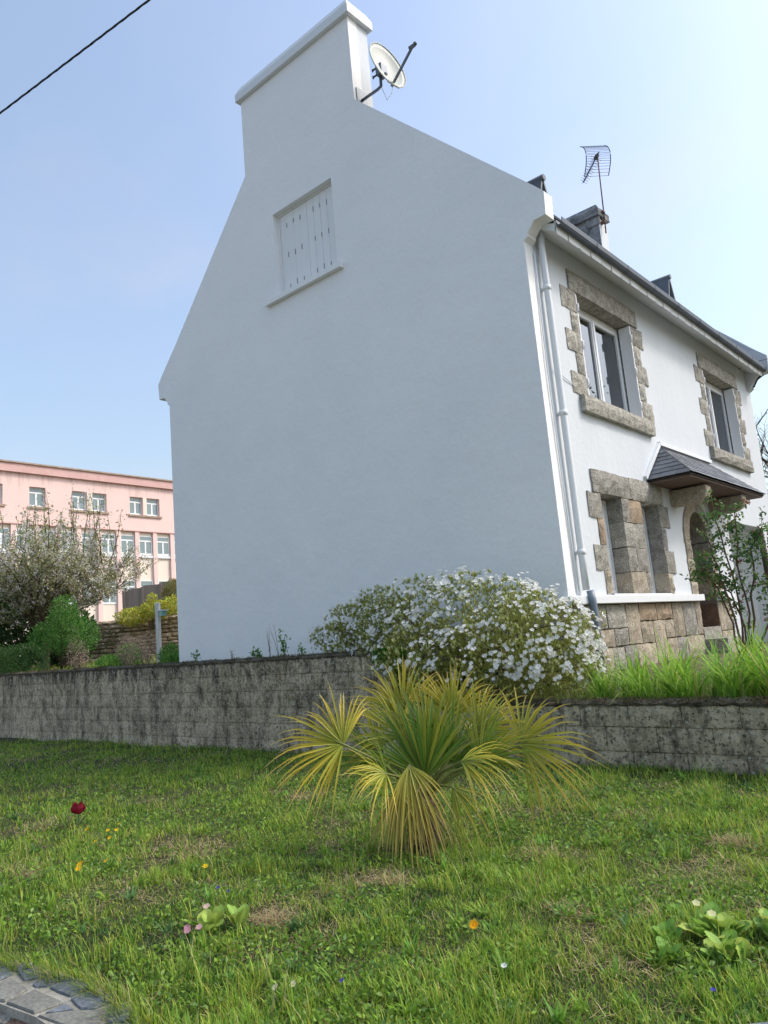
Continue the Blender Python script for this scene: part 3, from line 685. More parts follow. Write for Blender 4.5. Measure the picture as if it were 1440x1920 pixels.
# ------------------------------------------------------------------ garden walls of concrete block
def block_mesh(L, H, D, seed):
    r = random.Random(seed); V = []
    n = 5; F = []
    for j in range(3):
        for i in range(n):
            e = i in (0, n-1) or j in (0, 2)
            V.append((i/(n-1)*L, (0.004 if e else -.002) + r.uniform(-.003,.003), j/2*H))
    for j in range(2):
        for i in range(n-1): F.append((j*n+i, j*n+i+1, (j+1)*n+i+1, (j+1)*n+i))
    ring = [0,1,2,3,4,9,14,13,12,11,10,5]; o = len(V)
    for k in ring: V.append((V[k][0], D, V[k][2]))
    for k in range(12): F.append((ring[(k+1)%12], ring[k], o+k, o+(k+1)%12))
    F.append(tuple(o+k for k in range(12)))
    mb = MB(); mb.add(V, F); return mb
def garden_wall(name, x0, x1, ztop, z0, courses, label):
    w = empty(name, (x0, wall_y(x0), 0)); tag(w, label, 'wall')
    ang = math.atan(-.0646); L = math.hypot(x1-x0, wall_y(x1)-wall_y(x0))
    w.rotation_euler[2] = ang
    top = lambda s: ztop(x0 + s*math.cos(ang))
    D = .2
    # core, a touch behind the block faces
    mb = MB(); n = 24; V = []
    for k in range(n+1):
        s = L*k/n; t = top(s) - .02; V += [(s,.016,z0),(s,D-.006,z0),(s,.016,t),(s,D-.006,t)]
    F = []
    for k in range(n):
        a = 4*k; b = a+4; F += [(a,b,b+2,a+2),(a+1,a+3,b+3,b+1),(a+2,b+2,b+3,a+3)]
    F += [(0,2,3,1),(4*n,4*n+1,4*n+3,4*n+2)]
    mb.add(V, F); mb.build('wall_core', M_concrete, w)
    Hc = (min(top(0), top(L)) - z0) / courses
    protos = [block_mesh(.491, Hc-.010, D, 40+i) for i in range(6)]
    pm = []
    for i, m in enumerate(protos):
        ob = m.build('block', M_concrete, w); pm.append(ob.data); bpy.data.objects.remove(ob)
    for c in range(courses):
        s = -.25 if c % 2 else 0.0
        while s < L - .05:
            a, b = max(0, s), min(L, s+.5)
            o = link('block', random.choice(pm), None, w)
            o.scale = ((b-a)/.5, 1, (top((a+b)/2)-z0)/courses/Hc)
            o.location = (a+.002, 0, z0 + c*(top((a+b)/2)-z0)/courses + .002)
            s += .5
    # uneven mossy capping
    n = int(L/.07); V = []; r = random.Random(5); F = []
    pr = [(-.006,-.035),(-.010,-.012),(.02,.012),(.10,.024),(.18,.012),(.205,-.012),(.206,-.035)]
    for k in range(n+1):
        s = L*k/n; t = top(s)
        for (d, h) in pr: V.append((s, d+r.uniform(-.006,.006), t+h*1.0+r.uniform(-.010,.010)))
    m = len(pr)
    for k in range(n):
        for j in range(m-1): F.append((k*m+j, (k+1)*m+j, (k+1)*m+j+1, k*m+j+1))
    mb = MB(); mb.add(V, F); mb.build('wall_capping', M_moss, w, recalc=False)
    return w
M_moss = mat('moss_cap', srgb(104,98,82), .98, var=.95, vscale=9, tint=srgb(58,50,40), bump=.03, bscale=30, speck=.5, speckscale=60)
tall_top = lambda x: 1.43 - (x + 14.5) * .0167
garden_wall('tall_garden_wall', -17.5, -1.80, tall_top, -.06, 6, 'tall mossy grey concrete block wall along the back of the lawn, left of the palm')
garden_wall('low_garden_wall', -1.80, 7.2, lambda x: .60 - (x-.3)*.012, -.06, 3, 'low dark concrete block wall under the daylilies, right of the palm')

# ------------------------------------------------------------------ low front wall with irregular flagstone coping
kw = empty('front_garden_wall', (1.5, -6.7, -.4)); tag(kw, 'low front wall capped with irregular blue grey flagstones and pale mortar', 'wall')
KO = Vector((1.5,-6.7,-.4))
def KP(o): o.parent = kw; o.location = -KO; return o
outer = [(-9.0,-8.25),(-3.0,-7.5),(-1.0,-7.18),(0.4,-6.98),(0.80,-6.93),(1.06,-6.897),(1.31,-6.875),(1.62,-6.90),(1.90,-7.0),(2.06,-7.1),(2.52,-6.94),(3.20,-6.5),(3.64,-5.92),(4.5,-5.25),(5.8,-4.2)]
inner = [(-9.0,-7.86),(-3.0,-7.11),(-1.0,-6.82),(0.40,-6.71),(0.66,-6.665),(0.96,-6.62),(1.25,-6.605),(1.50,-6.63),(1.74,-6.705),(1.95,-6.79),(2.3,-6.67),(2.95,-6.26),(3.44,-5.68),(4.28,-5.0),(5.5,-3.95)]
mb = MB(); V = []; 
for (a, b) in zip(outer, inner):
    V += [(a[0],a[1],-.42),(a[0],a[1],.046),(b[0],b[1],.046),(b[0],b[1],-.42)]
F = []
for k in range(len(outer)-1):
    i = 4*k; j = i+4; F += [(i,j,j+1,i+1),(i+1,j+1,j+2,i+2),(i+2,j+2,j+3,i+3)]
mb.add(V, F); KP(mb.build('wall_core', M_palemortar, recalc=False))
M_flag = mat('flagstone', srgb(112,118,124), .8, var=.8, vscale=9, tint=srgb(82,88,94), speck=.22, speckscale=60, objrand=.14, bump=.008, bscale=35)
M_flag2 = mat('warm_flagstone', srgb(128,128,120), .8, var=.8, vscale=6, tint=srgb(112,110,104), speck=.22, speckscale=60, objrand=.12, bump=.008, bscale=35)
FL = [[(0.647,-6.727),(0.692,-6.723),(0.809,-6.741),(0.829,-6.803),(.70,-6.85),(.56,-6.80)],
 [(0.716,-6.704),(0.696,-6.672),(0.759,-6.645),(0.953,-6.649),(0.957,-6.686),(0.928,-6.748),(0.834,-6.728)],
 [(0.855,-6.814),(0.842,-6.763),(1.039,-6.779),(1.072,-6.884),(0.93,-6.915),(.84,-6.90)],
 [(0.996,-6.748),(0.965,-6.655),(1.072,-6.623),(1.076,-6.728),(1.036,-6.756)],
 [(1.097,-6.728),(1.081,-6.637),(1.226,-6.613),(1.255,-6.634),(1.262,-6.724)],
 [(1.083,-6.889),(1.066,-6.77),(1.301,-6.764),(1.286,-6.871)],
 [(1.313,-6.845),(1.307,-6.761),(1.387,-6.77),(1.35,-6.818)],
 [(1.283,-6.735),(1.297,-6.622),(1.46,-6.65),(1.453,-6.726),(1.408,-6.758)],
 [(1.306,-6.875),(1.40,-6.775),(1.496,-6.713),(1.606,-6.791),(1.56,-6.845)],
 [(1.505,-6.69),(1.515,-6.64),(1.62,-6.675),(1.66,-6.72),(1.60,-6.765)],[(1.63,-6.80),(1.69,-6.72),(1.77,-6.74),(1.88,-6.83),(1.80,-6.93),(1.66,-6.87)]]
# the coping goes on along the wall in both directions
for k in range(6):
    x0 = .50 - k*.26; x1 = x0 - .25; yo0, yo1 = np.interp([x0,x1],[p[0] for p in outer],[p[1] for p in outer]); yi0, yi1 = np.interp([x0,x1],[p[0] for p in inner],[p[1] for p in inner])
    ym0 = yo0+(yi0-yo0)*(.45+.1*(k%2)); ym1 = yo1+(yi1-yo1)*(.5-.1*(k%2))
    FL.append([(x0,yo0+.01),(x0-.01,ym0-.012),(x1,ym1-.012),(x1,yo1+.01)]); FL.append([(x0,ym0+.012),(x0,yi0-.01),(x1,yi1-.01),(x1,ym1+.012)])
def along(t):
    a = np.array(outer); b = np.array(inner); seg = np.linspace(0, 1, len(outer))
    return np.array([np.interp(t, seg, a[:,0]), np.interp(t, seg, a[:,1])]), np.array([np.interp(t, seg, b[:,0]), np.interp(t, seg, b[:,1])])
ts = np.linspace(8.6/14, 13/14, 16)
for k in range(len(ts)-1):
    a0, b0 = along(ts[k]+.001); a1, b1 = along(ts[k+1]-.001); f0, f1 = .42+.16*(k % 2), .55-.14*(k % 2)
    m0, m1 = a0+(b0-a0)*f0, a1+(b1-a1)*f1; e = (b0-a0)*.03
    FL.append([tuple(a0), tuple(m0-e), tuple(m1-e), tuple(a1)]); FL.append([tuple(m0+e), tuple(b0), tuple(b1), tuple(m1+e)])
for k, poly in enumerate(FL):
    c = np.mean(poly, axis=0); n = len(poly); r = random.Random(k)
    pts = []
    for i in range(n):     # broken edges: a midpoint on each side, nudged
        p = np.array(poly[i]); q = np.array(poly[(i+1) % n])
        pts.append(p + (c-p)*.04); pts.append((p+q)/2 + (c-(p+q)/2)*r.uniform(-.03,.05))
    n = len(pts); zt = .055 + r.uniform(-.003,.003)
    v = [(p[0],p[1],.02) for p in pts] + [(p[0],p[1],zt-.006) for p in pts] + [tuple(np.append(p+(c-p)*.05, zt)) for p in pts] + [(c[0],c[1],zt+.002)]
    f = [(i,(i+1)%n,n+(i+1)%n,n+i) for i in range(n)] + [(n+i,n+(i+1)%n,2*n+(i+1)%n,2*n+i) for i in range(n)] + [(2*n+i,2*n+(i+1)%n,3*n) for i in range(n)]
    mb = MB(); mb.add(v, f); KP(mb.build('coping_stone', M_flag2 if k in (2,5,8,14,19,25) else M_flag))
# stone facing under the coping
for k in range(16):
    a0, _ = along(.25+k*.045); a1, _ = along(.25+(k+1)*.045-.004); d = a1-a0; nn = np.array([d[1],-d[0]])/np.linalg.norm(d)
    for z0, z1 in ((-.41,-.2),(-.19,.015)):
        mb = MB(); o = nn*.03
        v = [(*(a0),z0),(*(a1),z0),(*(a1),z1),(*(a0),z1),(*(a0+o),z0+.01),(*(a1+o),z0+.01),(*(a1+o),z1-.01),(*(a0+o),z1-.01)]
        mb.add(v, [(4,5,6,7),(0,1,5,4),(1,2,6,5),(2,3,7,6),(3,0,4,7)]); KP(mb.build('facing_stone', random.choice((M_tan,M_brown,M_granite))))

# ------------------------------------------------------------------ pink school block far behind
FX = -45.0
pk = empty('pink_building', (FX, 18, 0)); tag(pk, 'long pink rendered three storey block with white windows behind the blossoming tree', 'building')
PO = Vector((FX,18,0))
def KB(o): o.parent = pk; o.location = -PO; return o
up_w = [7.1,9.8,11.4,14.16,17.06,18.52,21.38,22.76,25.68,27.08,30.0,31.4]
low_w = [17.72+1.46*k for k in range(-8, 11)]
Y0, Y1 = 4.0, 36.0
hl = [[(y,12.32),(y+1.06,12.32),(y+1.06,13.62),(y,13.62)] for y in up_w]
KB(slab('upper_wall', [(Y0,11.15),(Y1,11.15),(Y1,14.45),(Y0,14.45)], hl, lambda u, v: Vector((FX,u,v)), (-.35,0,0), M_pink))
KB(MB().box((FX-.35,Y0,-1),(FX-.18,Y1,11.14)).build('lower_wall', M_cream))
KB(MB().box((FX-12,Y0+.01,-1),(FX-.36,Y1-.01,14.4)).build('building_body', M_pink))
KB(MB().box((FX-12.2,Y0-.2,14.45),(FX+.22,Y1+.2,15.02)).build('cornice', M_pinktrim))
KB(MB().box((FX-12.3,Y0-.3,15.02),(FX+.32,Y1+.3,15.12)).build('roof_edge', M_sillgrey))
KB(MB().box((FX-.3,Y0,11.08),(FX+.05,Y1,11.15)).build('string_course', M_pinktrim))
def far_window(y, z0, z1, w, xx):
    f = MB(); d = .05; t = .075; zt = z0+(z1-z0)*.73
    f.box((xx-d,y,z0),(xx,y+t,z1)).box((xx-d,y+w-t,z0),(xx,y+w,z1)).box((xx-d,y+t,z0),(xx,y+w-t,z0+.12)).box((xx-d,y+t,zt-.05),(xx,y+w-t,zt+.05)).box((xx-d,y+t,z1-.05),(xx,y+w-t,z1)).box((xx-d,y+w/2-.06,z0+.12),(xx,y+w/2+.06,zt-.05))
    o = KB(f.build('window', M_pvc))
    for a, b, c, e in ((y+t,y+w/2-.06,z0+.12,zt-.05),(y+w/2+.06,y+w-t,z0+.12,zt-.05),(y+t,y+w-t,zt+.05,z1-.05)):
        q = MB().box((xx-.035,a,c),(xx-.02,b,e)).build('pane', M_farglass); q.parent = o; q.location = (0,0,0)
for i, y in enumerate(up_w):
    far_window(y+.003, 12.323, 13.617, 1.054, FX-.2)
for a, b in ((4,5),(6,7),(8,9),(10,11)):
    KB(MB().box((FX-.05,up_w[a]-.12,12.16),(FX+.10,up_w[b]+1.2,12.30)).build('window_sill', M_sillgrey))
    KB(MB().box((FX-.05,up_w[a]+1.075,12.33),(FX+.008,up_w[b]-.02,13.61)).build('cream_pier', M_cream))
for a in (0,1,2,3):
    KB(MB().box((FX-.05,up_w[a]-.12,12.16),(FX+.10,up_w[a]+1.2,12.30)).build('window_sill', M_sillgrey))
for y in low_w:
    KB(MB().box((FX-.17,y-.36,-1),(FX-.003,y-.04,11.07)).build('pilaster', M_pink))
    far_window(y, 9.42, 10.80, 1.06, FX-.14)
    KB(MB().box((FX-.17,y-.035,9.20),(FX-.05,y+1.09,9.38)).build('window_sill', M_trim))
    far_window(y, 5.9, 7.55, 1.06, FX-.14)

# ------------------------------------------------------------------ satellite dish on the near chimney
dc = Vector((-2.07,.25,10.155)); az, el = R(-6), R(12)
n_ = Vector((math.cos(el)*math.cos(az), math.cos(el)*math.sin(az), math.sin(el)))
u_ = (Vector((0,0,1)) - n_*n_.z).normalized(); r_ = u_.cross(n_)
dish = empty('satellite_dish', (-2.6,.25,9.75)); tag(dish, 'pale satellite dish on a grey arm beside the near chimney', 'satellite dish')
DO = Vector((-2.6,.25,9.75))
def DP(o): o.parent = dish; o.location = -DO; return o
mb = MB(); V = []; F = []; nr, ns = 7, 36
for side in (0, 1):
    for i in range(nr+1):
        rr = i/nr
        for k in range(ns):
            a = 2*math.pi*k/ns; V.append(dc + (r_*math.sin(a)*.36 + u_*math.cos(a)*.415)*rr + n_*(.085*(rr*rr-1) - side*.012))
tot = (nr+1)*ns
for side in (0, 1):
    o = side*tot
    for i in range(nr):
        for k in range(ns):
            q = (o+i*ns+k, o+i*ns+(k+1)%ns, o+(i+1)*ns+(k+1)%ns, o+(i+1)*ns+k); F.append(q if not side else q[::-1])
for k in range(ns): F.append((nr*ns+k, nr*ns+(k+1)%ns, tot+nr*ns+(k+1)%ns, tot+nr*ns+k))
mb.add(V, F, True); DP(mb.build('reflector', M_dishm))
rim = [dc + r_*math.sin(2*math.pi*k/36)*.363 + u_*math.cos(2*math.pi*k/36)*.418 for k in range(37)]
DP(MB().tube(rim, .009, 6, False).build('rim', M_dishm))
low = dc - u_*.40 + n_*.0; lnb = dc + n_*.52 - u_*.16
arm = DP(MB().bar(low - n_*.05, low + (lnb-low)*.97, .028, .034).build('feed_arm', M_steel))
DP(MB().tube([lnb - (lnb-dc).normalized()*.06, lnb + (lnb-dc).normalized()*.06], [.034,.028], 10).tube([lnb + (lnb-dc).normalized()*.05, lnb + (lnb-dc).normalized()*.07+u_*.03], .03, 8).build('receiver', M_steel))
DP(MB().bar(low-r_*.12, low+r_*.12, .03, .03).build('arm_bracket', M_dishm))
DP(MB().box((-2.60,.06,9.70),(-2.585,.30,9.98)).build('wall_plate', M_steel))
DP(MB().tube([(-2.59,.18,9.80),(-2.27,.20,9.82),(-2.21,.21,9.85),(-2.21,.22,10.14)], .024, 10).build('mast_arm', M_steel))
DP(MB().box((-2.25,.15,10.02),(-2.13,.31,10.20)).bar((-2.2,.22,10.05),(-2.1,.24,10.0),.05).build('mount_clamp', M_steel, bevel=.006))
for z in (10.03,10.15):
    DP(MB().bar((-2.30,.16,z),(-2.23,.16,z),.02).bar((-2.31,.16,z-.025),(-2.31,.16,z+.025),.018).build('clamp_bolt', M_darksteel))
DP(MB().tube([low-n_*.02, low-n_*.08-u_*.10, low-n_*.2-u_*.13, Vector((-2.22,.22,9.86))], .005, 6).build('coax_loop', M_trim))

# ------------------------------------------------------------------ television antenna on the far chimney
ant = empty('television_antenna', (-2.5,8.95,10.8)); tag(ant, 'grey television antenna on a mast strapped to the far chimney', 'antenna')
AO = Vector((-2.5,8.95,10.8))
def AP(o): o.parent = ant; o.location = -AO; return o
top = Vector((-2.5,9.10,12.98))
AP(MB().tube([(-2.5,8.93,10.75), top], .017, 8).build('mast', M_rust))
for z in (11.05,11.32): AP(MB().box((-2.60,8.88,z-.02),(-2.47,8.99,z+.02)).build('mast_strap', M_rust))
bd = Vector((-.70,.714,0)); bx = Vector((.714,.70,0)); bc = top + Vector((0,0,-.04))
AP(MB().bar(bc-bd*.12, bc+bd*1.15, .022, .022).build('boom', M_darksteel))
for k in range(11):
    p = bc + bd*(.12+k*.1); mb = MB(); L = .12 - k*.004
    for s in (-1, 1):
        mb.bar(p+bx*.0+Vector((0,0,.0)), p+bx*s*L+Vector((0,0,.07)), .006).bar(p, p+bx*s*L+Vector((0,0,-.07)), .006)
    AP(mb.build('director', M_darksteel))
AP(MB().bar(bc+bd*.0-Vector((0,0,.0)), bc+bd*.16, .09, .07).build('dipole_box', M_darksteel, bevel=.01))
for s in (-1, 1):
    rail = lambda t: bc - bd*.06 + bd*(.30*t*t) + Vector((0,0,s*.40*t + s*.02))
    for e in (-1, 1): AP(MB().tube([rail(t/6)+bx*e*.31 for t in range(7)], .012, 6).build('reflector_rail', M_darksteel))
    for k in range(9): AP(MB().bar(rail(k/8)-bx*.31, rail(k/8)+bx*.31, .007).build('reflector_rod', M_steel))

# ------------------------------------------------------------------ cables
def twisted(name, p, q, sag, r, label, n=90, turns=60, strands=3):
    o = empty(name, p); tag(o, label, 'cable'); p = Vector(p); q = Vector(q)
    d = (q-p).normalized(); a = d.cross(Vector((0,0,1))).normalized(); b = a.cross(d)
    for s in range(strands):
        pts = []
        for k in range(n*3+1):
            t = k/(n*3); c = p.lerp(q, t) - Vector((0,0,sag*4*t*(1-t))); an = 2*math.pi*(t*turns + s/strands)
            pts.append(c + (a*math.cos(an)+b*math.sin(an))*r - p)
        MB().tube(pts, r*1.02, 6).build('strand', M_cable, o)
A = Vector((-3.89,-4.84,7.73)); B = Vector((-1.61,-4.30,8.02)); d = (B-A)
twisted('overhead_cable', A - d*6, B + d*6, .0, .0062, 'dark twisted overhead cable crossing the sky at upper left')
svc = empty('service_cable', (.06,9.15,6.15)); tag(svc, 'looped dark service cable on an insulator at the far eaves corner', 'cable')
SO = Vector((.06,9.15,6.15))
def VP(o): o.parent = svc; o.location = -SO; return o
VP(MB().tube([(0,9.12,6.13),(.07,9.10,6.13)], .02, 8).tube([(.05,9.10,6.08),(.09,9.10,6.18)], .018, 8).build('insulator', M_darksteel))
for k in range(3):
    pts = [(.11+.09*math.cos(a)+.01*k, 9.10+.05*math.sin(a*1.3+k), 6.17+.11*math.sin(a+k*.5)) for a in np.linspace(-1+k*.8, 4.6+k*.5, 26)]
    VP(MB().tube(pts, .009, 6).build('cable_loop', M_cable))
VP(MB().tube([(.09,9.10,6.18),(.2,9.16,6.24),(.35,9.24,6.32)], [.012,.03,.012], 8).build('cable_joint', M_cable))
VP(MB().tube([(.35,9.24,6.32),(4,11.6,6.9),(9,15.5,7.6)], .010, 6).build('drop_wire', M_cable))
VP(MB().tube([(.02,8.50,6.36),(.10,8.62,6.42),(.34,8.84,6.52),(4,11.8,7.25),(9,15.8,8.1)], .006, 6).build('drop_wire', M_cable))
VP(MB().box((.0,8.46,6.33),(.03,8.54,6.39)).build('wall_hook', M_trim))
# ------------------------------------------------------------------ vegetation helpers
def nrm(a): return a / np.maximum(np.linalg.norm(a, axis=1, keepdims=True), 1e-9)
def rdir(n): return nrm(rng.normal(size=(n, 3)))
def leaves_arrays(Pt, A, size, wr, col, fold=.25):
    n = len(Pt); A = nrm(A); S = nrm(np.cross(A, rdir(n))); Nn = np.cross(A, S); size = np.broadcast_to(size, n)[:, None]
    wr = np.broadcast_to(wr, n)[:, None]
    mid = Pt + A*size*.45
    V = np.stack([Pt, mid + S*size*wr*.5 + Nn*size*wr*fold, Pt + A*size, mid - S*size*wr*.5 + Nn*size*wr*fold], 1).reshape(-1, 3)
    b = np.arange(n)[:, None]*4
    F = np.concatenate([b+[0,1,2], b+[0,2,3]], 1).reshape(-1, 3)
    cc = np.repeat(np.broadcast_to(col, (n, 3)), 4, 0)
    return V, F, cc
def ribbons(base, az, lean, length, width, curve, c0, c1, nseg=3, taper=.85):
    n = len(base); pos = base.copy(); V = []; Cc = []
    side = np.stack([-np.sin(az), np.cos(az), np.zeros(n)], 1)
    for k in range(nseg+1):
        t = k/nseg; th = lean + curve*t
        w = (width*(1-taper*t**1.3))[:, None]
        V += [pos + side*w/2, pos - side*w/2]
        c = c0 + (c1-c0)*t; Cc += [c, c]
        d = np.stack([np.cos(az)*np.sin(th), np.sin(az)*np.sin(th), np.cos(th)], 1); pos = pos + d*(length/nseg)[:, None]
    m = 2*(nseg+1)
    V = np.stack(V, 1).reshape(-1, 3); Cc = np.stack(Cc, 1).reshape(-1, 3); b = np.arange(n)[:, None]*m
    F = np.concatenate([b+[2*k, 2*k+1, 2*k+3, 2*k+2] for k in range(nseg)], 1).reshape(-1, 4)
    return V, F, Cc
def merge(parts):
    V = []; F = []; Cc = []; o = 0
    for v, f, c in parts: V.append(v); F.append(f+o); Cc.append(c); o += len(v)
    return np.concatenate(V), np.concatenate(F), np.concatenate(Cc)
def vnoise(x, y, scale, seed):
    r = np.random.default_rng(seed); g = r.random((64, 64)); u = x/scale+500; v = y/scale+500
    i = np.floor(u).astype(int); j = np.floor(v).astype(int); fu = u-i; fv = v-j; fu = fu*fu*(3-2*fu); fv = fv*fv*(3-2*fv)
    h = lambda a, b: g[a % 64, b % 64]
    return (h(i,j)*(1-fu)+h(i+1,j)*fu)*(1-fv)+(h(i,j+1)*(1-fu)+h(i+1,j+1)*fu)*fv
def jitcol(base, n, amt=.2):
    return np.array(base)[None, :]*(1+rng.uniform(-amt, amt, (n, 1)))*(1+rng.uniform(-.08, .08, (n, 3)))
def pick(cols, w, n, amt=.2):
    w = np.array(w)/sum(w); idx = rng.choice(len(cols), n, p=w); return np.array(cols)[idx]*(1+rng.uniform(-amt, amt, (n, 1)))
def in_ell(n, els, shell=.55):
    """points through the volume of several ellipsoids, denser near the surface; returns points and outward directions"""
    vol = np.array([e[1][0]*e[1][1]*e[1][2] for e in els])**.67; idx = rng.choice(len(els), n, p=vol/vol.sum())
    c = np.array([e[0] for e in els])[idx]; r = np.array([e[1] for e in els])[idx]; d = rdir(n)
    rad = (shell + (1-shell)*rng.random(n)**.6)*(1+.06*rng.normal(size=n)*.7)
    return c + d*r*rad[:, None], nrm(d/r)
CP_ = np.array(CAM)
G_fresh = (.22,.36,.042); G_mid = (.14,.25,.034); G_yel = (.41,.44,.075); G_dark = (.045,.11,.02); STRAW = (.50,.42,.22); STRAW2 = (.34,.26,.13)

# ------------------------------------------------------------------ grass
def lawn_points(n, dens_pow=1.55, dmax=19):
    out = []; got = 0
    fwd = np.array([-.651, .759]); rg = np.array([.759, .651])
    while got < n:
        m = n*2
        d = 2.4 + (dmax-2.4)*rng.random(m)**1.7
        keep = rng.random(m) < np.minimum(1, (d/4.5)) * np.minimum(1, (6/d)**.35)
        a = rng.uniform(-.72, .95, m)
        p = CP_[:2] + d[:, None]*(np.cos(a)[:, None]*fwd + np.sin(a)[:, None]*rg)
        ok = keep & (p[:, 1] > kerb_y(p[:, 0])-.0) & (p[:, 1] < wall_y(p[:, 0])-.01)
        out.append(p[ok]); got += ok.sum()
    return np.concatenate(out)[:n]
def lawn3(p): return np.stack([p[:, 0], p[:, 1], lawn_z(p[:, 0], p[:, 1]) - .004], 1)
NB = 300000
p = lawn_points(NB); b = lawn3(p); dist = np.linalg.norm(p-CP_[:2], axis=1)
big = vnoise(p[:,0], p[:,1], 1.3, 1); med = vnoise(p[:,0], p[:,1], .42, 2); fin = vnoise(p[:,0], p[:,1], .15, 3); dry = vnoise(p[:,0], p[:,1], .55, 9)*.6+vnoise(p[:,0], p[:,1], .2, 10)*.4
clump = vnoise(p[:,0], p[:,1], .085, 31); tall = np.clip((med*.4+fin*.3+clump*.3-.42)*4.0, 0, 1)
nearwall = np.clip(1-(wall_y(p[:,0])-p[:,1])/.9, 0, 1)
length = (.016 + .020*rng.random(NB) + .072*tall*rng.random(NB) + .03*nearwall*rng.random(NB))*(1+.12*np.clip(dist-6,0,6)/6)
length *= np.where(rng.random(NB) < .04, 1.7, 1.0)
width = (.0028 + .0035*rng.random(NB))*(1+.11*np.clip(dist-3.5, 0, 14)); width *= np.where(fin > .62, 1.35, 1)
az = rng.uniform(0, 2*np.pi, NB); lean = np.abs(rng.normal(.40, .42, NB)); curve = rng.uniform(0, 1.3, NB)
wts = rng.random(NB); c0 = np.empty((NB, 3))
pal = np.array([G_fresh, G_mid, G_yel, G_dark, STRAW, STRAW2])
ps = np.clip((dry-.55)*3.2, 0, .75); pdk = np.clip((.5-big)*1.0+(.5-clump)*1.2, 0, .65)+.05; pf = np.clip((med*.5+clump*.5-.30)*1.8, 0.05, .75)
sel = np.full(NB, 1)
r1 = rng.random(NB); r2 = rng.random(NB)
sel[r1 < pf] = 0; sel[(r1 > .74)] = 2; sel[r2 < pdk] = 3; r3 = rng.random(NB); sel[r3 < ps*.9+.10] = 4; sel[(r3 < ps*.45+.04)] = 5
colr = pal[sel]*(1+rng.uniform(-.25,.25,(NB,1)))
dryb = sel >= 4; lean[dryb] += rng.uniform(.3, 1.1, dryb.sum()); length[dryb] *= .9
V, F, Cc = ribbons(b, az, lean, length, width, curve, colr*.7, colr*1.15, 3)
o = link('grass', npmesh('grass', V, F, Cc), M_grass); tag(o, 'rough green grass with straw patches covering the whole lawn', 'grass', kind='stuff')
# thatch lying flat, small clover-like leaves between the blades
NT = 40000; p = lawn_points(NT); dn = vnoise(p[:,0], p[:,1], .55, 9)*.6+vnoise(p[:,0], p[:,1], .2, 10)*.4
k = rng.random(NT) < np.clip((dn-.42)*4, .05, 1); p = p[k]; n = len(p); b = lawn3(p); b[:,2] += rng.uniform(.004,.025,n)
V, F, Cc = ribbons(b, rng.uniform(0,2*np.pi,n), rng.uniform(1.2,1.75,n), rng.uniform(.03,.12,n), rng.uniform(.002,.0045,n), rng.uniform(-.4,.4,n), pick([STRAW,STRAW2,(.45,.40,.26)], [5,4,1], n), pick([STRAW,STRAW2], [5,3], n), 2)
o = link('dry_grass', npmesh('dry_grass', V, F, Cc), M_grass); tag(o, 'pale dry thatch lying flat between the green grass blades', 'grass', kind='stuff')
NW = 100000; p = lawn_points(NW); wn = vnoise(p[:,0], p[:,1], .35, 21)*.6+vnoise(p[:,0], p[:,1], .12, 22)*.4
k = wn > .48; p = p[k]; n = len(p); b = lawn3(p); b[:,2] += rng.uniform(.005,.04,n)
A = nrm(np.stack([rng.normal(size=n), rng.normal(size=n), rng.uniform(.1,.9,n)], 1))
dd = np.linalg.norm(p-CP_[:2], axis=1)
V, F, Cc = leaves_arrays(b, A, rng.uniform(.014,.036,n)*(1+.05*np.clip(dd-4,0,9)), .55, pick([G_mid,G_fresh,(.11,.21,.05),(.24,.36,.10)], [4,4,3,2], n))
o = link('lawn_weeds', npmesh('lawn_weeds', V, F, Cc), M_leaf); tag(o, 'small round leaved weeds and clover among the grass', 'weeds', kind='stuff')
# leafy rosettes and taller tufts scattered through it
parts = []; NR = 330; pr_ = lawn_points(NR); dd = np.linalg.norm(pr_-CP_[:2], axis=1)
for q in range(NR):
    m = rng.integers(9, 20); s = rng.uniform(.045,.10); base = np.tile(np.append(pr_[q], .004), (m, 1)); base[:, :2] += rng.normal(0, .012, (m, 2))
    az = rng.uniform(0, 2*np.pi, m); c = jitcol([G_fresh, (.17,.32,.05), G_mid, (.10,.20,.06)][q % 4], m, .2)
    parts.append(ribbons(base, az, rng.uniform(.2,1.0,m), s*rng.uniform(.7,1.3,m), np.full(m, s*.17), rng.uniform(.2,.9,m), c*.85, c*1.15, 4, .95))
NR = 240; pr_ = lawn_points(NR)
for q in range(NR):
    m = rng.integers(10, 30); base = np.tile(np.append(pr_[q], 0), (m, 1)); base[:, :2] += rng.normal(0, .03, (m, 2))
    az = rng.uniform(0, 2*np.pi, m); c = pick([G_fresh,G_yel,G_mid,STRAW], [4,3,2,.7], m)
    parts.append(ribbons(base, az, np.abs(rng.normal(.15,.25,m)), rng.uniform(.08,.19,m), rng.uniform(.003,.006,m), rng.uniform(.1,1.2,m), c*.8, c*1.15, 4))
V, F, Cc = merge(parts); o = link('grass_tufts', npmesh('grass_tufts', V, F, Cc), M_grass); tag(o, 'bright taller grass tufts and pointed leaf rosettes dotted over the lawn', 'grass', kind='stuff')
NF = 5200; xf = np.concatenate([rng.uniform(-.6, 3.9, NF-3000), rng.uniform(.2, 2.1, 3000)]); yf = kerb_y(xf)+rng.normal(-.004,.028,NF)+.02*np.sin(xf*23); base = np.stack([xf, yf, np.full(NF, .01)], 1)
azf = rng.normal(-1.45, .7, NF); c = pick([G_fresh,G_mid,G_yel,STRAW,G_dark], [3,3,2,2,2], NF)
V, F, Cc = ribbons(base, azf, np.abs(rng.normal(.5,.35,NF)), rng.uniform(.06,.14,NF), rng.uniform(.003,.006,NF), rng.uniform(.2,1.2,NF), c*.75, c*1.1, 4)
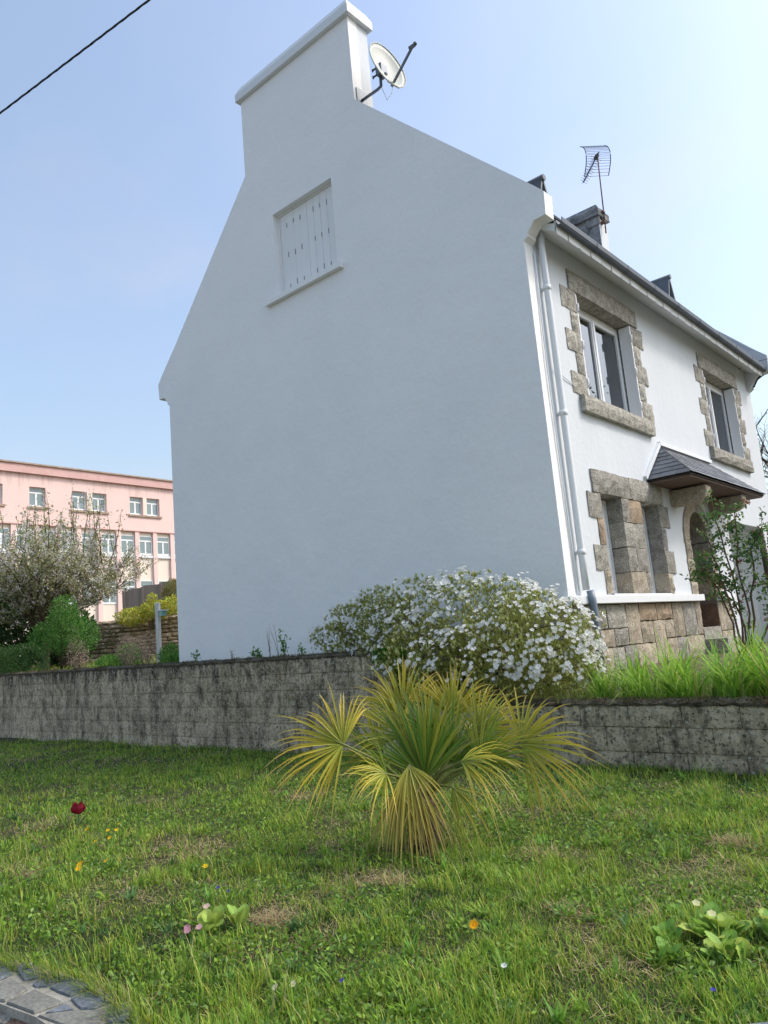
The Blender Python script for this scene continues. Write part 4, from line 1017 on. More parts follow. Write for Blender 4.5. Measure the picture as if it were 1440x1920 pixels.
o = link('edge_grass', npmesh('edge_grass', V, F, Cc), M_grass); tag(o, 'ragged grass edge leaning over the flagstone coping', 'grass', kind='stuff')
# brown worn mats of dead grass
parts = []
for q, (x, y, s) in enumerate([(1.88,-4.22,.16),(2.75,-3.6,.12),(-2.4,-5.05,.22),(1.95,-3.2,.13),(1.25,-5.72,.10),(2.45,-5.0,.12),(-.9,-5.9,.10),(1.4,-5.0,.12),(-1.0,-3.4,.2)]):
    m = 300; base = np.zeros((m, 3)); base[:, :2] = np.array([x, y]) + rng.normal(0, s*.5, (m, 2))*[1.2,.9]; base[:, 2] = rng.uniform(.005,.04,m)
    c = pick([STRAW,STRAW2,(.24,.16,.10),(.40,.27,.16)], [3,3,2,2], m)
    parts.append(ribbons(base, rng.uniform(0,2*np.pi,m), rng.uniform(.9,1.7,m), rng.uniform(.03,.09,m), rng.uniform(.0025,.005,m), rng.uniform(-.5,.5,m), c, c, 2))
V, F, Cc = merge(parts); o = link('dead_grass', npmesh('dead_grass', V, F, Cc), M_grass); tag(o, 'scattered brown mats of dead grass in the lawn', 'dead grass', kind='stuff')

# ------------------------------------------------------------------ flowers in the lawn
def petal_fan(mb, c, r, n, up, tilt=.5, col=None, wide=.8):
    up = Vector(up).normalized(); a = up.orthogonal().normalized(); b = up.cross(a)
    for k in range(n):
        t = 2*math.pi*(k+random.uniform(-.12,.12))/n; d = (a*math.cos(t)+b*math.sin(t)); s = up.cross(d)
        p0 = Vector(c); p1 = p0 + d*r*.6 + up*r*tilt*.6; p2 = p0 + d*r + up*r*tilt*.75; w = r*wide
        mb.add([p0, p1 + s*w*.5, p2, p1 - s*w*.5], [(0,1,2),(0,2,3)])
def colmesh(mb, col):
    me = bpy.data.meshes.new('m'); me.from_pydata(mb.v, [], mb.f); a = me.attributes.new('col', 'FLOAT_COLOR', 'POINT')
    a.data.foreach_set('color', np.tile(np.array([*col, 1], np.float32), len(mb.v))); return me
def part(name, mb, col, m, parent):
    me = colmesh(mb, col); me.name = name; return link(name, me, m, parent)
stemcol = (.10,.2,.04)
def small_flower(name, loc, h, r, n, col, label, cat, group=None, centre=None, lean=(0,0), wide=.9, leafy=0):
    e = empty(name, loc); tag(e, label, cat, group)
    top = Vector((lean[0], lean[1], h)); mb = MB(); mb.tube([(0,0,-.01), top*.5+Vector((lean[0]*-.1,0,0)), top], .0022, 5, False); part('stem', mb, stemcol, M_leaf, e)
    mb = MB(); petal_fan(mb, top, r, n, Vector((random.uniform(-.2,.5),random.uniform(-.9,-.2),.9)), .45, wide=wide); part('petals', mb, col, M_petal, e)
    if centre:
        mb = MB(); mb.tube([top, top+Vector((0,0,r*.25))], [r*.3, r*.12], 8); part('flower_centre', mb, centre, M_petal, e)
    if leafy:
        mb = MB()
        for k in range(leafy):
            t = 6.283*k/leafy; d = Vector((math.cos(t), math.sin(t), .6)); s = Vector((-math.sin(t), math.cos(t), 0)); L = .06
            mb.add([(0,0,0), d*L*.5+s*.012, d*L, d*L*.5-s*.012], [(0,1,2),(0,2,3)])
        part('leaves', mb, (.16,.28,.05), M_leaf, e)
    return e
YEL = (.85,.55,.02)
yg = 'yellow flowers in the lawn'
# dark red tulip
tu = empty('tulip', (-2.21,-4.89,0)); tag(tu, 'dark crimson tulip standing alone at the left of the lawn', 'tulip')
mb = MB(); mb.tube([(0,0,0),(.004,0,.06),(0,.004,.105)], .004, 6); part('stem', mb, stemcol, M_leaf, tu)
for k in range(6):
    t = 6.283*k/6; mb = MB(); d = Vector((math.cos(t), math.sin(t), 0)); s = Vector((-math.sin(t), math.cos(t), 0)); op = 1.0 + .35*(k % 2)
    pts = []; 
    for (rr, z, w) in ((.006,.10,.010),(.034,.118,.036),(.042*op,.150,.038),(.040*op,.178,.022),(.046*op,.196,.003)):
        pts += [d*rr - s*w + Vector((0,0,z)), d*(rr+.006) + Vector((0,0,z)), d*rr + s*w + Vector((0,0,z))]
    f = []
    for j in range(4): f += [(3*j,3*j+1,3*j+4,3*j+3),(3*j+1,3*j+2,3*j+5,3*j+4)]
    mb.add(pts, f); part('petal', mb, (.23,.012,.028), M_petal, tu)
for t, L in ((.5,.16),(2.6,.14),(4.4,.15)):
    mb = MB(); d = Vector((math.cos(t), math.sin(t), 0)); s = Vector((-math.sin(t), math.cos(t), 0)); pts = []
    for u in np.linspace(0, 1, 6): pts += [d*L*u*.6+Vector((0,0,L*u*(1-.35*u)))+s*.018*math.sin(math.pi*min(1,u+.12)), d*L*u*.6+Vector((0,0,L*u*(1-.35*u)))-s*.018*math.sin(math.pi*min(1,u+.12))]
    mb.add(pts, [(2*j,2*j+1,2*j+3,2*j+2) for j in range(5)]); part('leaf', mb, (.12,.2,.08), M_leaf, tu)
small_flower('yellow_flower', (-1.34,-5.27,0), .13, .024, 7, YEL, 'tallest yellow flower of the loose group near the tulip', 'flower', yg, (.7,.4,.02))
for dx, dy, h, w in ((-.02,.0,.12,'left one'),(.05,.05,.16,'topmost one'),(-.06,.09,.10,'farthest one'),(.09,-.05,.09,'lowest right one')):
    small_flower('yellow_flower', (-1.15+dx,-5.20+dy,0), h, .017, 6, YEL, 'small yellow flower, ' + w + ' of the tight cluster right of the tulip', 'flower', yg)
pk_ = small_flower('yellow_flower', (-.66,-5.68,0), .06, .026, 9, YEL, 'low yellow primrose bloom on pale leaves, lower left of the lawn', 'flower', yg, (.8,.45,.02), leafy=9)
small_flower('yellow_flower', (-.60,-5.72,0), .05, .024, 9, YEL, 'second low yellow bloom touching the pale leaves at lower left', 'flower', yg, (.8,.45,.02))
small_flower('yellow_flower', (-.48,-5.60,0), .08, .021, 8, YEL, 'yellow bloom a little right of the low pair on pale leaves', 'flower', yg)
small_flower('yellow_flower', (-1.02,-5.38,0), .10, .016, 6, YEL, 'tiny yellow flower between the cluster and the low pair', 'flower', yg)
small_flower('buttercup', (.29,-5.40,0), .08, .020, 6, (.9,.62,.02), 'single round yellow buttercup in the middle left of the lawn', 'flower', None, (.7,.45,.02))
small_flower('dandelion', (2.33,-5.55,0), .115, .022, 22, (.92,.50,.015), 'single orange yellow dandelion in the centre foreground', 'flower', None, (.9,.45,.01), wide=.25)
for x, y, h, l in ((2.14,-6.13,.07,'small violet blue flower at the bottom edge, left of centre'),(.75,-5.65,.09,'violet blue flower above the pink primrose leaves'),(.80,-5.62,.07,'lower of the two violet blue flowers above the primrose'),(3.28,-5.55,.06,'violet blue flower at the bottom right corner')):
    small_flower('blue_flower', (x,y,0), h, .011, 5, (.10,.09,.45), l, 'flower', 'blue flowers in the lawn')
for x, y, l in ((1.93,-6.27,'pale cream primrose bloom at the bottom edge'),(1.97,-6.22,'white bloom just right of the cream primrose')):
    small_flower('pale_flower', (x,y,0), .055, .015, 6, (.72,.70,.48), l, 'flower', None, (.7,.5,.05))
small_flower('white_flower', (2.62,-5.78,0), .09, .013, 6, (.8,.8,.78), 'tiny white flower below the orange dandelion', 'flower')

# broad-leaved primrose clumps: each leaf is its own piece
def broad_leaf_mesh(L, W, curl, col, seed):
    r = random.Random(seed); n = 8; V = []; F = []; Cc = []
    for i in range(n+1):
        t = i/n; w = W*(max(0, math.sin(math.pi*(t**1.15*.93+.04)))**.62); x = L*t*math.cos(curl*t*.6); z = L*(.55*t - .35*curl*t*t)
        cr = .0035*math.sin(t*26+seed)
        for j, s in enumerate((-1,-.5,0,.5,1)):
            V.append((x, s*w*.5, z + abs(s)*w*.16*(1 if t < .8 else .4) + cr*(abs(s) > .2)*r.uniform(.3,1)))
            k = (.78 if s == 0 else 1.0)*(.9+.2*t); Cc.append([c*k for c in col] if s else [min(1, c*1.35) for c in col])
    for i in range(n):
        for j in range(4): a = i*5+j; F.append((a, a+1, a+6, a+5))
    return npmesh('leaf', V, F, np.array(Cc), smooth=True)
leafcols = [(.25,.40,.075),(.33,.45,.09),(.18,.33,.06),(.38,.46,.10)]
leafproto = [broad_leaf_mesh(.11+.006*k, .075+.006*(k % 3), .25+.14*(k % 4), leafcols[k % 4], k) for k in range(8)]
for m in leafproto: m.materials.append(M_leaf)
def primrose(loc, n, s, label, flowers=(), group='primrose clumps', ids=range(8)):
    e = empty('primrose_plant', loc); tag(e, label, 'plant', group); ids = list(ids)
    for k in range(n):
        o = link('leaf', leafproto[ids[k % len(ids)]], None, e); o.rotation_euler = (random.uniform(-.25,.25), random.uniform(-.95,-.05), k*2.399+random.uniform(-.3,.3)); sc = s*random.uniform(.75,1.2); o.scale = (sc,sc,sc)
        o.location = (random.uniform(-.01,.01)*n**.5, random.uniform(-.01,.01)*n**.5, .005)
    for (x, y, z, col) in flowers:
        mb = MB(); petal_fan(mb, (x,y,z), .018, 5, (.3,-.4,.8), .2, wide=1.0); part('bloom', mb, col, M_petal, e)
    return e
PINK = (.62,.30,.38)
primrose((3.10,-4.98,0), 38, .80, 'largest pale green broad leaved clump at the right edge of the lawn', [(.02,-.08,.13,(.75,.72,.4)),(-.06,-.02,.14,(.75,.72,.4))])
primrose((3.33,-4.86,0), 36, .85, 'pale green broad leaved clump cut by the right picture edge')
primrose((3.22,-5.16,0), 22, .72, 'smaller leafy clump in front of the two big ones at right')
primrose((1.05,-5.93,0), 9, 1.0, 'pale primrose clump with pink blooms in the left foreground', [(.03,-.03,.13,(.72,.5,.45)),(-.03,-.10,.05,PINK),(-.0,-.12,.045,PINK),(.05,-.09,.06,(.66,.4,.42))], ids=(1,3,1,0))
primrose((1.11,-5.80,0), 6, .85, 'small pale leafy clump touching the pink primrose', (), ids=(1,0,3))
primrose((-1.0,-5.0,0), 4, .5, 'tiny pale leafed seedling right of the yellow cluster', (), ids=(1,3))
for k, (x, y) in enumerate(((2.95,-5.12),(3.02,-5.28),(2.88,-4.86))):
    primrose((x,y,0), 9, .62, ['dark toothed leafy weed left of the big pale clumps','dark leafy weed below the big pale clumps','dark leafy weed behind the big pale clumps'][k], (), 'dark leafy weeds by the primroses', ids=(2,6))

# ------------------------------------------------------------------ the fan palm
RG = Vector((.76,.65,0)); UP = Vector((0,0,1)); TW = Vector((.65,-.76,0))
basis = lambda t: RG*t[0] + UP*t[1] + TW*t[2]
palm = empty('fan_palm', (1.06,-4.28,0)); tag(palm, 'young fan palm with green heart and yellowing outer fronds', 'palm')
PO_ = Vector((1.06,-4.28,0))
def frond(hub, axis, normal, rad, spread, droop, yel, nseg=30, brown=0, root=(1.02,-4.22,.28)):
    nseg = int(nseg*1.3)
    hub = Vector(hub); ax = basis(axis).normalized(); nn = basis(normal); nn = (nn - ax*nn.dot(ax)).normalized(); sd = nn.cross(ax).normalized()
    V = []; F = []; Cc = []; K = 7
    green = np.array((.16,.30,.04)); lime = np.array((.40,.46,.06)); ylw = np.array((.84,.55,.045)); tan = np.array((.72,.58,.26)); brn = np.array((.22,.14,.08))
    for s in range(nseg):
        a = R(spread)*((s+.5)/nseg-.5) + random.uniform(-.03,.03); L = rad*(1-.16*abs(2*(s+.5)/nseg-1)**2)*random.uniform(.78,1.14)
        d = ax*math.cos(a)+sd*math.sin(a); d = (d + nn*random.uniform(-.26,.20)).normalized(); e = nn.cross(d).normalized(); w0 = rad*.031*random.uniform(.7,1.25)
        dr = droop*random.uniform(.4,1.7)+(.5 if random.random() < .08 else 0); tw = random.uniform(-.4,.4); o = len(V)
        y = min(1, max(0, yel+random.uniform(-.30,.30)))
        for i in range(K):
            t = i/(K-1); c = hub + d*L*t*(1-.12*dr*t*t) + Vector((0,0,-dr*L*t**2.2-(.10+.10*y)*L*max(0,t-.6)**1.5*2.2)) + e*tw*L*.18*t*t
            w = w0*(min(1, .25+2.6*t))*(1-max(0,(t-.35)/.65)**1.25*.96); up = nn*w*.55
            V += [c-e*w*.5+up*.6, c-up*.3, c+e*w*.5+up*.6]
            base = lime*(1-.5*(1-y))+green*(.5*(1-y)) if y > .35 else green*(1-y)+lime*y
            edge = base*(1-y)+ylw*y
            col = base*(1-t)**1.0*.9 + edge*(1-(1-t)**1.0); 
            tip = max(0, (t-.72)/.28)*(0.35+.65*y); col = col*(1-tip)+tan*tip
            if brown: col = col*(1-brown)+(brn*(1-t)+tan*.8*t)*brown
            Cc += [col*random.uniform(.93,1.07), col*.82, col]
        for i in range(K-1):
            q = o+3*i; F += [(q,q+1,q+4,q+3),(q+1,q+2,q+5,q+4)]
    f = link('frond', npmesh('frond', np.array([tuple(v) for v in V])-np.array(PO_), F, np.array(Cc)), M_palm, palm)
    r0 = Vector(root); mid = r0.lerp(hub, .5) + Vector((0,0,.05)); mb = MB(); mb.tube([r0-PO_, mid-PO_, hub-PO_, hub+ax*rad*.12-PO_], [.013,.010,.008,.004], 6)
    part('petiole', mb, (.20,.22,.06) if not brown else (.25,.18,.09), M_palm, f)
frond((0.72,-4.61,.67), (-.78,.42,.10), (.25,.35,.9), .50, 200, .12, .95, 32)
frond((1.55,-3.81,.57), (.85,.22,.15), (-.15,.35,.9), .50, 200, .14, .70, 32)
frond((0.78,-4.06,.80), (-.28,.92,-.15), (0,.2,.9), .46, 135, .08, .60, 34)
frond((1.05,-3.85,.76), (.15,.95,-.1), (.1,.2,.9), .45, 140, .10, .75, 34)
frond((1.02,-4.18,.40), (-.05,1,.02), (0,.05,1), .62, 120, .02, .10, 40)
frond((1.10,-3.98,.46), (.22,1,-.1), (0,.1,1), .55, 130, .05, .12, 28)
frond((1.16,-3.76,.52), (.72,.62,-.2), (-.3,.4,.8), .52, 150, .14, .42, 28)
frond((1.06,-4.60,.50), (-.70,.2,.45), (.1,.85,.45), .34, 170, .35, .85, 20)
frond((1.18,-4.52,.54), (.12,-.7,.5), (0,.65,.6), .40, 105, .45, .90, 20, brown=.15)
frond((1.40,-4.28,.53), (.80,.2,.4), (-.1,.85,.45), .42, 130, .35, .70, 20)
frond((0.68,-4.22,.52), (-.62,.72,.0), (.4,.3,.8), .46, 120, .08, .22, 24)
frond((1.34,-3.98,.48), (.55,.82,.1), (-.3,.3,.8), .46, 120, .10, .20, 24)
frond((0.90,-4.40,.40), (-.45,.7,.3), (.3,.6,.6), .40, 110, .15, .25, 20)
frond((1.05,-4.46,.40), (-.1,-1,.3), (0,.3,.9), .40, 90, .2, .75, 18, brown=.45)
frond((1.14,-4.42,.36), (.2,-1,.25), (0,.3,.9), .36, 80, .2, .6, 16, brown=.65)
frond((0.94,-4.36,.34), (-.35,-.95,.1), (.4,.3,.8), .32, 80, .2, .6, 14, brown=.6)
frond((1.25,-4.2,.36), (.6,-.7,.2), (-.2,.6,.7), .30, 100, .3, .5, 16)
frond((0.86,-4.18,.66), (-.55,.75,-.1), (.3,.3,.8), .46, 130, .12, .45, 26)
frond((1.26,-3.86,.66), (.5,.8,-.1), (-.3,.3,.8), .46, 130, .14, .55, 26)
frond((0.98,-4.05,.62), (-.1,1,-.2), (0,.2,.9), .50, 120, .06, .30, 26)
mb = MB(); mb.tube([(.02,-.02,-.05),(.0,.0,.06),(-.02,.03,.18),(-.04,.06,.32)], [.10,.10,.085,.055], 12); mb.build('trunk', M_bark, palm)
m = 520; t = rng.random(m); az = rng.uniform(0, 2*np.pi, m)
base = np.stack([-.04*t+np.cos(az)*(.10-.035*t)+.01, .06*t+np.sin(az)*(.10-.035*t)-.01, t*.30], 1)
c = pick([(.09,.055,.03),(.20,.13,.07),(.35,.27,.15)], [4,3,1.5], m)
V, F, Cc = ribbons(base, az, rng.uniform(.2,2.6,m), rng.uniform(.05,.16,m), rng.uniform(.004,.012,m), rng.uniform(-.3,.8,m), c, c*1.1, 3)
link('trunk_fibre', npmesh('trunk_fibre', V, F, Cc), M_palm, palm)

# ------------------------------------------------------------------ white azalea spilling over the wall
az_els = [((-1.25,-.78,1.40),(1.38,.68,.66)),((-2.35,-.72,1.55),(.80,.45,.42)),((-3.05,-.72,1.47),(.38,.30,.22)),((-.15,-.85,1.13),(.88,.70,.60)),((-.55,-1.22,.98),(.90,.50,.42)),((.25,-.95,.85),(.52,.45,.34)),((-1.3,-1.25,1.15),(.60,.45,.35))]
azalea = empty('azalea_bush', (-.9,-.6,.6)); tag(azalea, 'big rounded azalea covered in white flowers, spilling over the garden wall', 'shrub')
AZ = np.array((-.9,-.6,.6))
mb = MB()
for k in range(46):
    e = az_els[random.randrange(len(az_els))]; d = Vector(rdir(1)[0]); tip = Vector(e[0]) + Vector((d.x*e[1][0], d.y*e[1][1], abs(d.z)*e[1][2]))*.85; r0 = Vector((random.uniform(-1.8,.1), random.uniform(-.75,-.5), .7 if random.random() > .4 else 1.0))
    mid = r0.lerp(tip, .5) + Vector((random.uniform(-.15,.15), random.uniform(-.1,.1), .08)); mb.tube([Vector(r0)-Vector(AZ), mid-Vector(AZ), tip-Vector(AZ)], [.014,.009,.004], 5, False)
mb.build('branches', M_bark, azalea, recalc=False)
def inside(Pt, els, k=.97):
    r = np.zeros(len(Pt), bool)
    for c, rr in els: r |= (((Pt-np.array(c))/np.array(rr))**2).sum(1) < k*k
    return r
# leaf whorls at twig ends; most are cream-green bud tips
NW = 8800; Pt, D = in_ell(NW, az_els, .60)
lump = .05*np.sin(Pt[:,0]*9+Pt[:,2]*5)+.04*np.sin(Pt[:,0]*17-Pt[:,2]*13+2)
Pt = Pt + D*lump[:, None]; deep = inside(Pt, az_els, .80)
W = 9; dirs = np.repeat(nrm(D*.7+np.array([0,0,.75])), W, 0)+rdir(NW*W)*.62
olive = pick([(.33,.37,.09),(.44,.45,.14),(.19,.24,.06),(.36,.28,.12)], [4,4,2.5,1], NW*W)
V1 = leaves_arrays(np.repeat(Pt, W, 0)+rng.normal(0,.008,(NW*W,3)), dirs, rng.uniform(.024,.046,NW*W), .34, olive)
k = ~deep; Pb = Pt[k]; Db = D[k]; nb = len(Pb); W2 = 6
dirs = np.repeat(nrm(Db*.6+np.array([0,0,.9])), W2, 0)+rdir(nb*W2)*.35
bud = pick([(.78,.78,.50),(.62,.65,.30),(.88,.88,.70),(.50,.54,.20)], [3,3,2,2], nb*W2, .15)
V2 = leaves_arrays(np.repeat(Pb+Db*.012, W2, 0), dirs, rng.uniform(.026,.050,nb*W2), .26, bud)
V, F, Cc = merge([V1, V2]); link('foliage', npmesh('foliage', V-AZ, F, Cc), M_leaf, azalea)
def flower_mesh(seed, r=.027):
    rr = random.Random(seed); mb = MB(); up = Vector((0,0,1))
    for k in range(5 + (seed % 2)):
        t = 2*math.pi*k/(5+(seed % 2))+rr.uniform(-.15,.15); d = Vector((math.cos(t), math.sin(t), 0)); s = Vector((-math.sin(t), math.cos(t), 0)); w = r*rr.uniform(.40,.52); q = r*rr.uniform(.9,1.15)
        mb.add([(0,0,0), d*q*.55+s*w+up*r*.42, d*q*.92+s*w*.55+up*r*.40, d*q*1.08+up*r*.30, d*q*.92-s*w*.55+up*r*.42, d*q*.55-s*w+up*r*.40, d*q*.5+up*r*.22], [(0,1,6),(1,2,6),(2,3,6),(3,4,6),(4,5,6),(5,0,6)])
    me = colmesh(mb, (.88,.88,.85)); me.name = 'flower'; me.materials.append(M_petal); return me
fl = [flower_mesh(k) for k in range(6)]
fl_bush = []
def surface_pts(n, els, zmin=-9):
    out = []; od = []
    while sum(map(len, out)) < n:
        vol = np.array([e[1][0]*e[1][2] for e in els]); idx = rng.choice(len(els), 4000, p=vol/vol.sum()); c = np.array([e[0] for e in els])[idx]; r = np.array([e[1] for e in els])[idx]; d = rdir(4000)
        q = c+d*r*1.0; nn = nrm(d/r); l = .05*np.sin(q[:,0]*9+q[:,2]*5)+.04*np.sin(q[:,0]*17-q[:,2]*13+2)
        ok = ~inside(q, els, .985) & (nn[:,1] < .45) & (nn[:,2] > -.45) & (q[:,2] > zmin)
        q = q + nn*(l+.022)[:, None]
        # flowers gather in drifts
        cl = np.sin(q[:,0]*6.1+1.3*np.sin(q[:,2]*7))*np.sin(q[:,2]*8.3+q[:,0]*2.2)+.10*(q[:,0]+1.2)+.8*rng.normal(size=len(q))
        ok &= cl > .2
        out.append(q[ok]); od.append(nn[ok])
    return np.concatenate(out)[:n], np.concatenate(od)[:n]
qc, nc = surface_pts(470, az_els, .62); q = []; nn = []
for k in range(470):
    for j in range(rng.integers(2, 6)):
        q.append(qc[k]+rng.normal(0,.030,3)); nn.append(nc[k])
q = np.array(q); nn = np.array(nn); pm_ = rng.permutation(len(q)); q = q[pm_]; nn = nn[pm_]; NQ = len(q)
for k in range(300):
    o = link('flower', fl[k % 6], None, azalea); o.location = Vector(q[k]-AZ)
    n3 = Vector(nn[k])*.8+Vector((.12,-.35,.35))+Vector(rdir(1)[0])*.35
    o.rotation_mode = 'QUATERNION'; o.rotation_quaternion = n3.to_track_quat('Z', 'Y'); s = random.uniform(.7,1.2); o.scale = (s,s,s)
V = []; F = []; o_ = 0
base_v = [np.array([v.co[:] for v in m.vertices]) for m in fl]; base_f = [np.array([p.vertices[:] for p in m.polygons]) for m in fl]
for k in range(300, NQ):
    n3 = Vector(nn[k])*.8+Vector((.1,-.3,.35))+Vector(rdir(1)[0])*.4; Rm = np.array(n3.to_track_quat('Z','Y').to_matrix()); s = random.uniform(.45,.95)
    v = base_v[k % 6]*s @ Rm.T + q[k]-AZ; V.append(v); F.append(base_f[k % 6]+o_); o_ += len(v)
V = np.concatenate(V); F = np.concatenate(F); o = link('small_flowers', npmesh('small_flowers', V, F, np.tile((.78,.78,.74), (len(V),1))), M_petal, azalea); o['kind'] = 'stuff'

# ------------------------------------------------------------------ generic leafy things
def bush(name, loc, els, n, size, wr, cols, wts, label, cat, group=None, stems=8, updir=.3, stemmat=None, stemr=.012, part_name='foliage', shell=.45):
    e = empty(name, loc); tag(e, label, cat, group); L0 = np.array(loc)
    if stems:
        mb = MB()
        for k in range(stems):
            el = els[k % len(els)]; d = rdir(1)[0]; tip = Vector(np.array(el[0])+d*np.array(el[1])*.7); r0 = Vector((random.uniform(-.06,.06), random.uniform(-.06,.06), -.05)); tip = tip-Vector(L0)
            mid = r0.lerp(tip, .5)+Vector((random.uniform(-.06,.06), random.uniform(-.06,.06), .05)); mb.tube([r0, mid, tip], [stemr, stemr*.7, stemr*.3], 5, False)
        mb.build('stems', stemmat or M_bark, e, recalc=False)
    Pt, D = in_ell(n, els, shell); A = nrm(D*.5+np.array([0,0,updir])+rdir(n)*.8)
    V, F, Cc = leaves_arrays(Pt, A, rng.uniform(.7,1.3,n)*size, wr, pick(cols, wts, n))
    link(part_name, npmesh(part_name, V-L0, F, Cc), M_leaf, e)
    return e
# daylily clumps behind the low wall
LILY = [(.24,.42,.05),(.17,.33,.04),(.34,.50,.09)]
spots = [(.80,-1.02,.46),(1.02,-.80,.42),(1.22,-1.08,.44),(1.48,-.92,.50),(1.66,-1.14,.44),(1.86,-.85,.52),(2.06,-1.15,.56),(2.25,-.95,.58),(2.47,-1.18,.55),(2.72,-1.0,.55),(2.0,-.35,.5),(1.3,-.4,.45)]
where = ['just right of the azalea','behind the gap right of the azalea','below the left end of the granite base','below the middle of the granite base','low front one below the granite base','left of the rose stems','arching over the low wall below the rose','tall one in front of the rose','at the right edge of the picture','cut off by the right picture edge','behind, at the foot of the rose','behind, against the granite base']
for k, (x, y, h) in enumerate(spots):
    m = 62; base = np.zeros((m, 3)); base[:, :2] = rng.normal(0, .055, (m, 2)); base[:, 2] = -.02
    azm = rng.uniform(0, 2*np.pi, m); c = pick(LILY+[(.45,.40,.14)], [4,3,3,.35], m, .18)
    V, F, Cc = ribbons(base, azm, np.abs(rng.normal(.18,.16,m)), h*rng.uniform(.85,1.6,m), rng.uniform(.018,.030,m), rng.uniform(.4,2.2,m), c*.8, c*1.1, 7, .93)
    e = empty('daylily_clump', (x, y, yard_z(x, y))); tag(e, 'bright green strap leaved daylily clump ' + where[k], 'plant', 'daylilies along the low wall')
    link('leaves', npmesh('leaves', V, F, Cc), M_grass, e)
# loose grass and weeds in the bed
m = 5000; px_ = rng.uniform(.2, 6.5, m); py_ = wall_y(px_)+.12+rng.random(m)**1.3*1.6
k = ~((px_ < .02) & (py_ > 0)); base = np.stack([px_, py_, yard_z(px_, py_)], 1)
c = pick([G_fresh,(.18,.36,.05),G_mid,STRAW], [4,4,2,.8], m)
V, F, Cc = ribbons(base, rng.uniform(0,2*np.pi,m), np.abs(rng.normal(.2,.25,m)), rng.uniform(.08,.32,m), rng.uniform(.004,.009,m), rng.uniform(.1,1.2,m), c*.8, c*1.1, 4)
o = link('bed_grass', npmesh('bed_grass', V, F, Cc), M_grass); tag(o, 'loose green grass growing in the raised bed beside the house', 'grass', kind='stuff')
m = 16000; px_ = rng.uniform(-22, -2.2, m); py_ = wall_y(px_)+.2+rng.random(m)**1.5*6; k = ~((px_ > -8.0) & (py_ > -.03)); px_, py_ = px_[k], py_[k]; m = len(px_)
base = np.stack([px_, py_, yard_z(px_, py_)], 1); c = pick([G_fresh,G_mid,G_yel,STRAW2], [4,3,2,2], m)
V, F, Cc = ribbons(base, rng.uniform(0,2*np.pi,m), np.abs(rng.normal(.25,.3,m)), rng.uniform(.06,.28,m), rng.uniform(.008,.018,m), rng.uniform(.1,1.3,m), c*.8, c*1.1, 3)
o = link('garden_grass', npmesh('garden_grass', V, F, Cc), M_grass); tag(o, 'rough grass of the back garden behind the tall wall', 'grass', kind='stuff')

# rose bush by the door, with its stake
rose = empty('rose_bush', (1.55,1.0,.72)); tag(rose, 'leggy rose bush with dark leaves in front of the arched door', 'shrub'); RO = Vector((1.55,1.0,.72))
canes = [[(1.50,1.0,.7),(1.46,1.02,1.2),(1.36,1.0,1.6),(1.22,.95,1.95)],[(1.52,.98,.7),(1.58,1.0,1.4),(1.50,1.0,2.0),(1.46,1.0,2.62)],[(1.58,1.0,.7),(1.66,1.02,1.3),(1.62,1.0,1.9),(1.70,.95,2.45)],[(1.60,1.05,.7),(1.72,1.05,1.5),(1.80,1.0,2.0),(1.95,1.0,2.25)],[(1.56,.95,.7),(1.50,.9,1.5),(1.40,.9,2.0),(1.34,.92,2.35)],[(1.62,1.0,.7),(1.85,1.0,1.2),(2.0,.95,1.8),(2.08,.95,2.15)],[(1.54,1.0,.7),(1.60,1.0,1.15),(1.50,1.0,1.55),(1.30,.98,1.75)]]
mb = MB(); cl_pts = []
for cpath in canes:
    pts = [Vector(p) for p in cpath]
    fine = []
    for i in range(len(pts)-1):
        for t in (0,.33,.66): fine.append(pts[i].lerp(pts[i+1], t)+Vector((random.uniform(-.02,.02), random.uniform(-.02,.02), 0)))
    fine.append(pts[-1]); n = len(fine); mb.tube([p-RO for p in fine], [.014*(1-.75*i/n)+.002 for i in range(n)], 6)
    for i in range(3, n):
        for _ in range(2 if i > 5 else 1):
            d = Vector(rdir(1)[0]); d.z = abs(d.z)*.6+.2; tip = fine[i]+d*random.uniform(.08,.24); mb.tube([fine[i]-RO, fine[i].lerp(tip,.5)-RO+Vector((0,0,.02)), tip-RO], [.004,.003,.0015], 4, False)
            for t in (.45,.7,1.0): cl_pts.append(fine[i].lerp(tip, t))
mb.build('canes', mat('rose_cane', srgb(96,86,66), .8, var=.6, vscale=20, tint=srgb(110,60,50)), rose, recalc=False)
els = [((1.52,1.0,2.35),(.24,.22,.28)),((1.30,.98,1.85),(.26,.22,.26)),((1.45,.97,1.62),(.2,.2,.2)),((1.98,.97,2.05),(.20,.18,.22)),((1.75,1.0,1.95),(.2,.2,.3)),((1.95,1.0,1.5),(.2,.2,.3))]
Pt, D = in_ell(300, els, .2); Pt = np.concatenate([Pt, np.array([tuple(p) for p in cl_pts])]); n = len(Pt)
W = 4; A = nrm(rdir(n*W)+np.array([0,0,.15])); colr = np.repeat(pick([(.06,.13,.045),(.10,.20,.05),(.18,.26,.07),(.24,.11,.07)], [5,4,2,.8], n, .2), W, 0)
V, F, Cc = leaves_arrays(np.repeat(Pt, W, 0)+rng.normal(0,.022,(n*W,3)), A, rng.uniform(.035,.062,n*W), .62, colr)
link('foliage', npmesh('foliage', V-np.array(RO), F, Cc), M_leaf, rose)
tag(MB().tube([(0,0,-.1),(.01,0,.8),(.0,.01,1.52)], .034, 8).build('stake', M_bark, None, (1.86,1.22,.72)), 'grey weathered stake standing among the rose stems', 'stake')
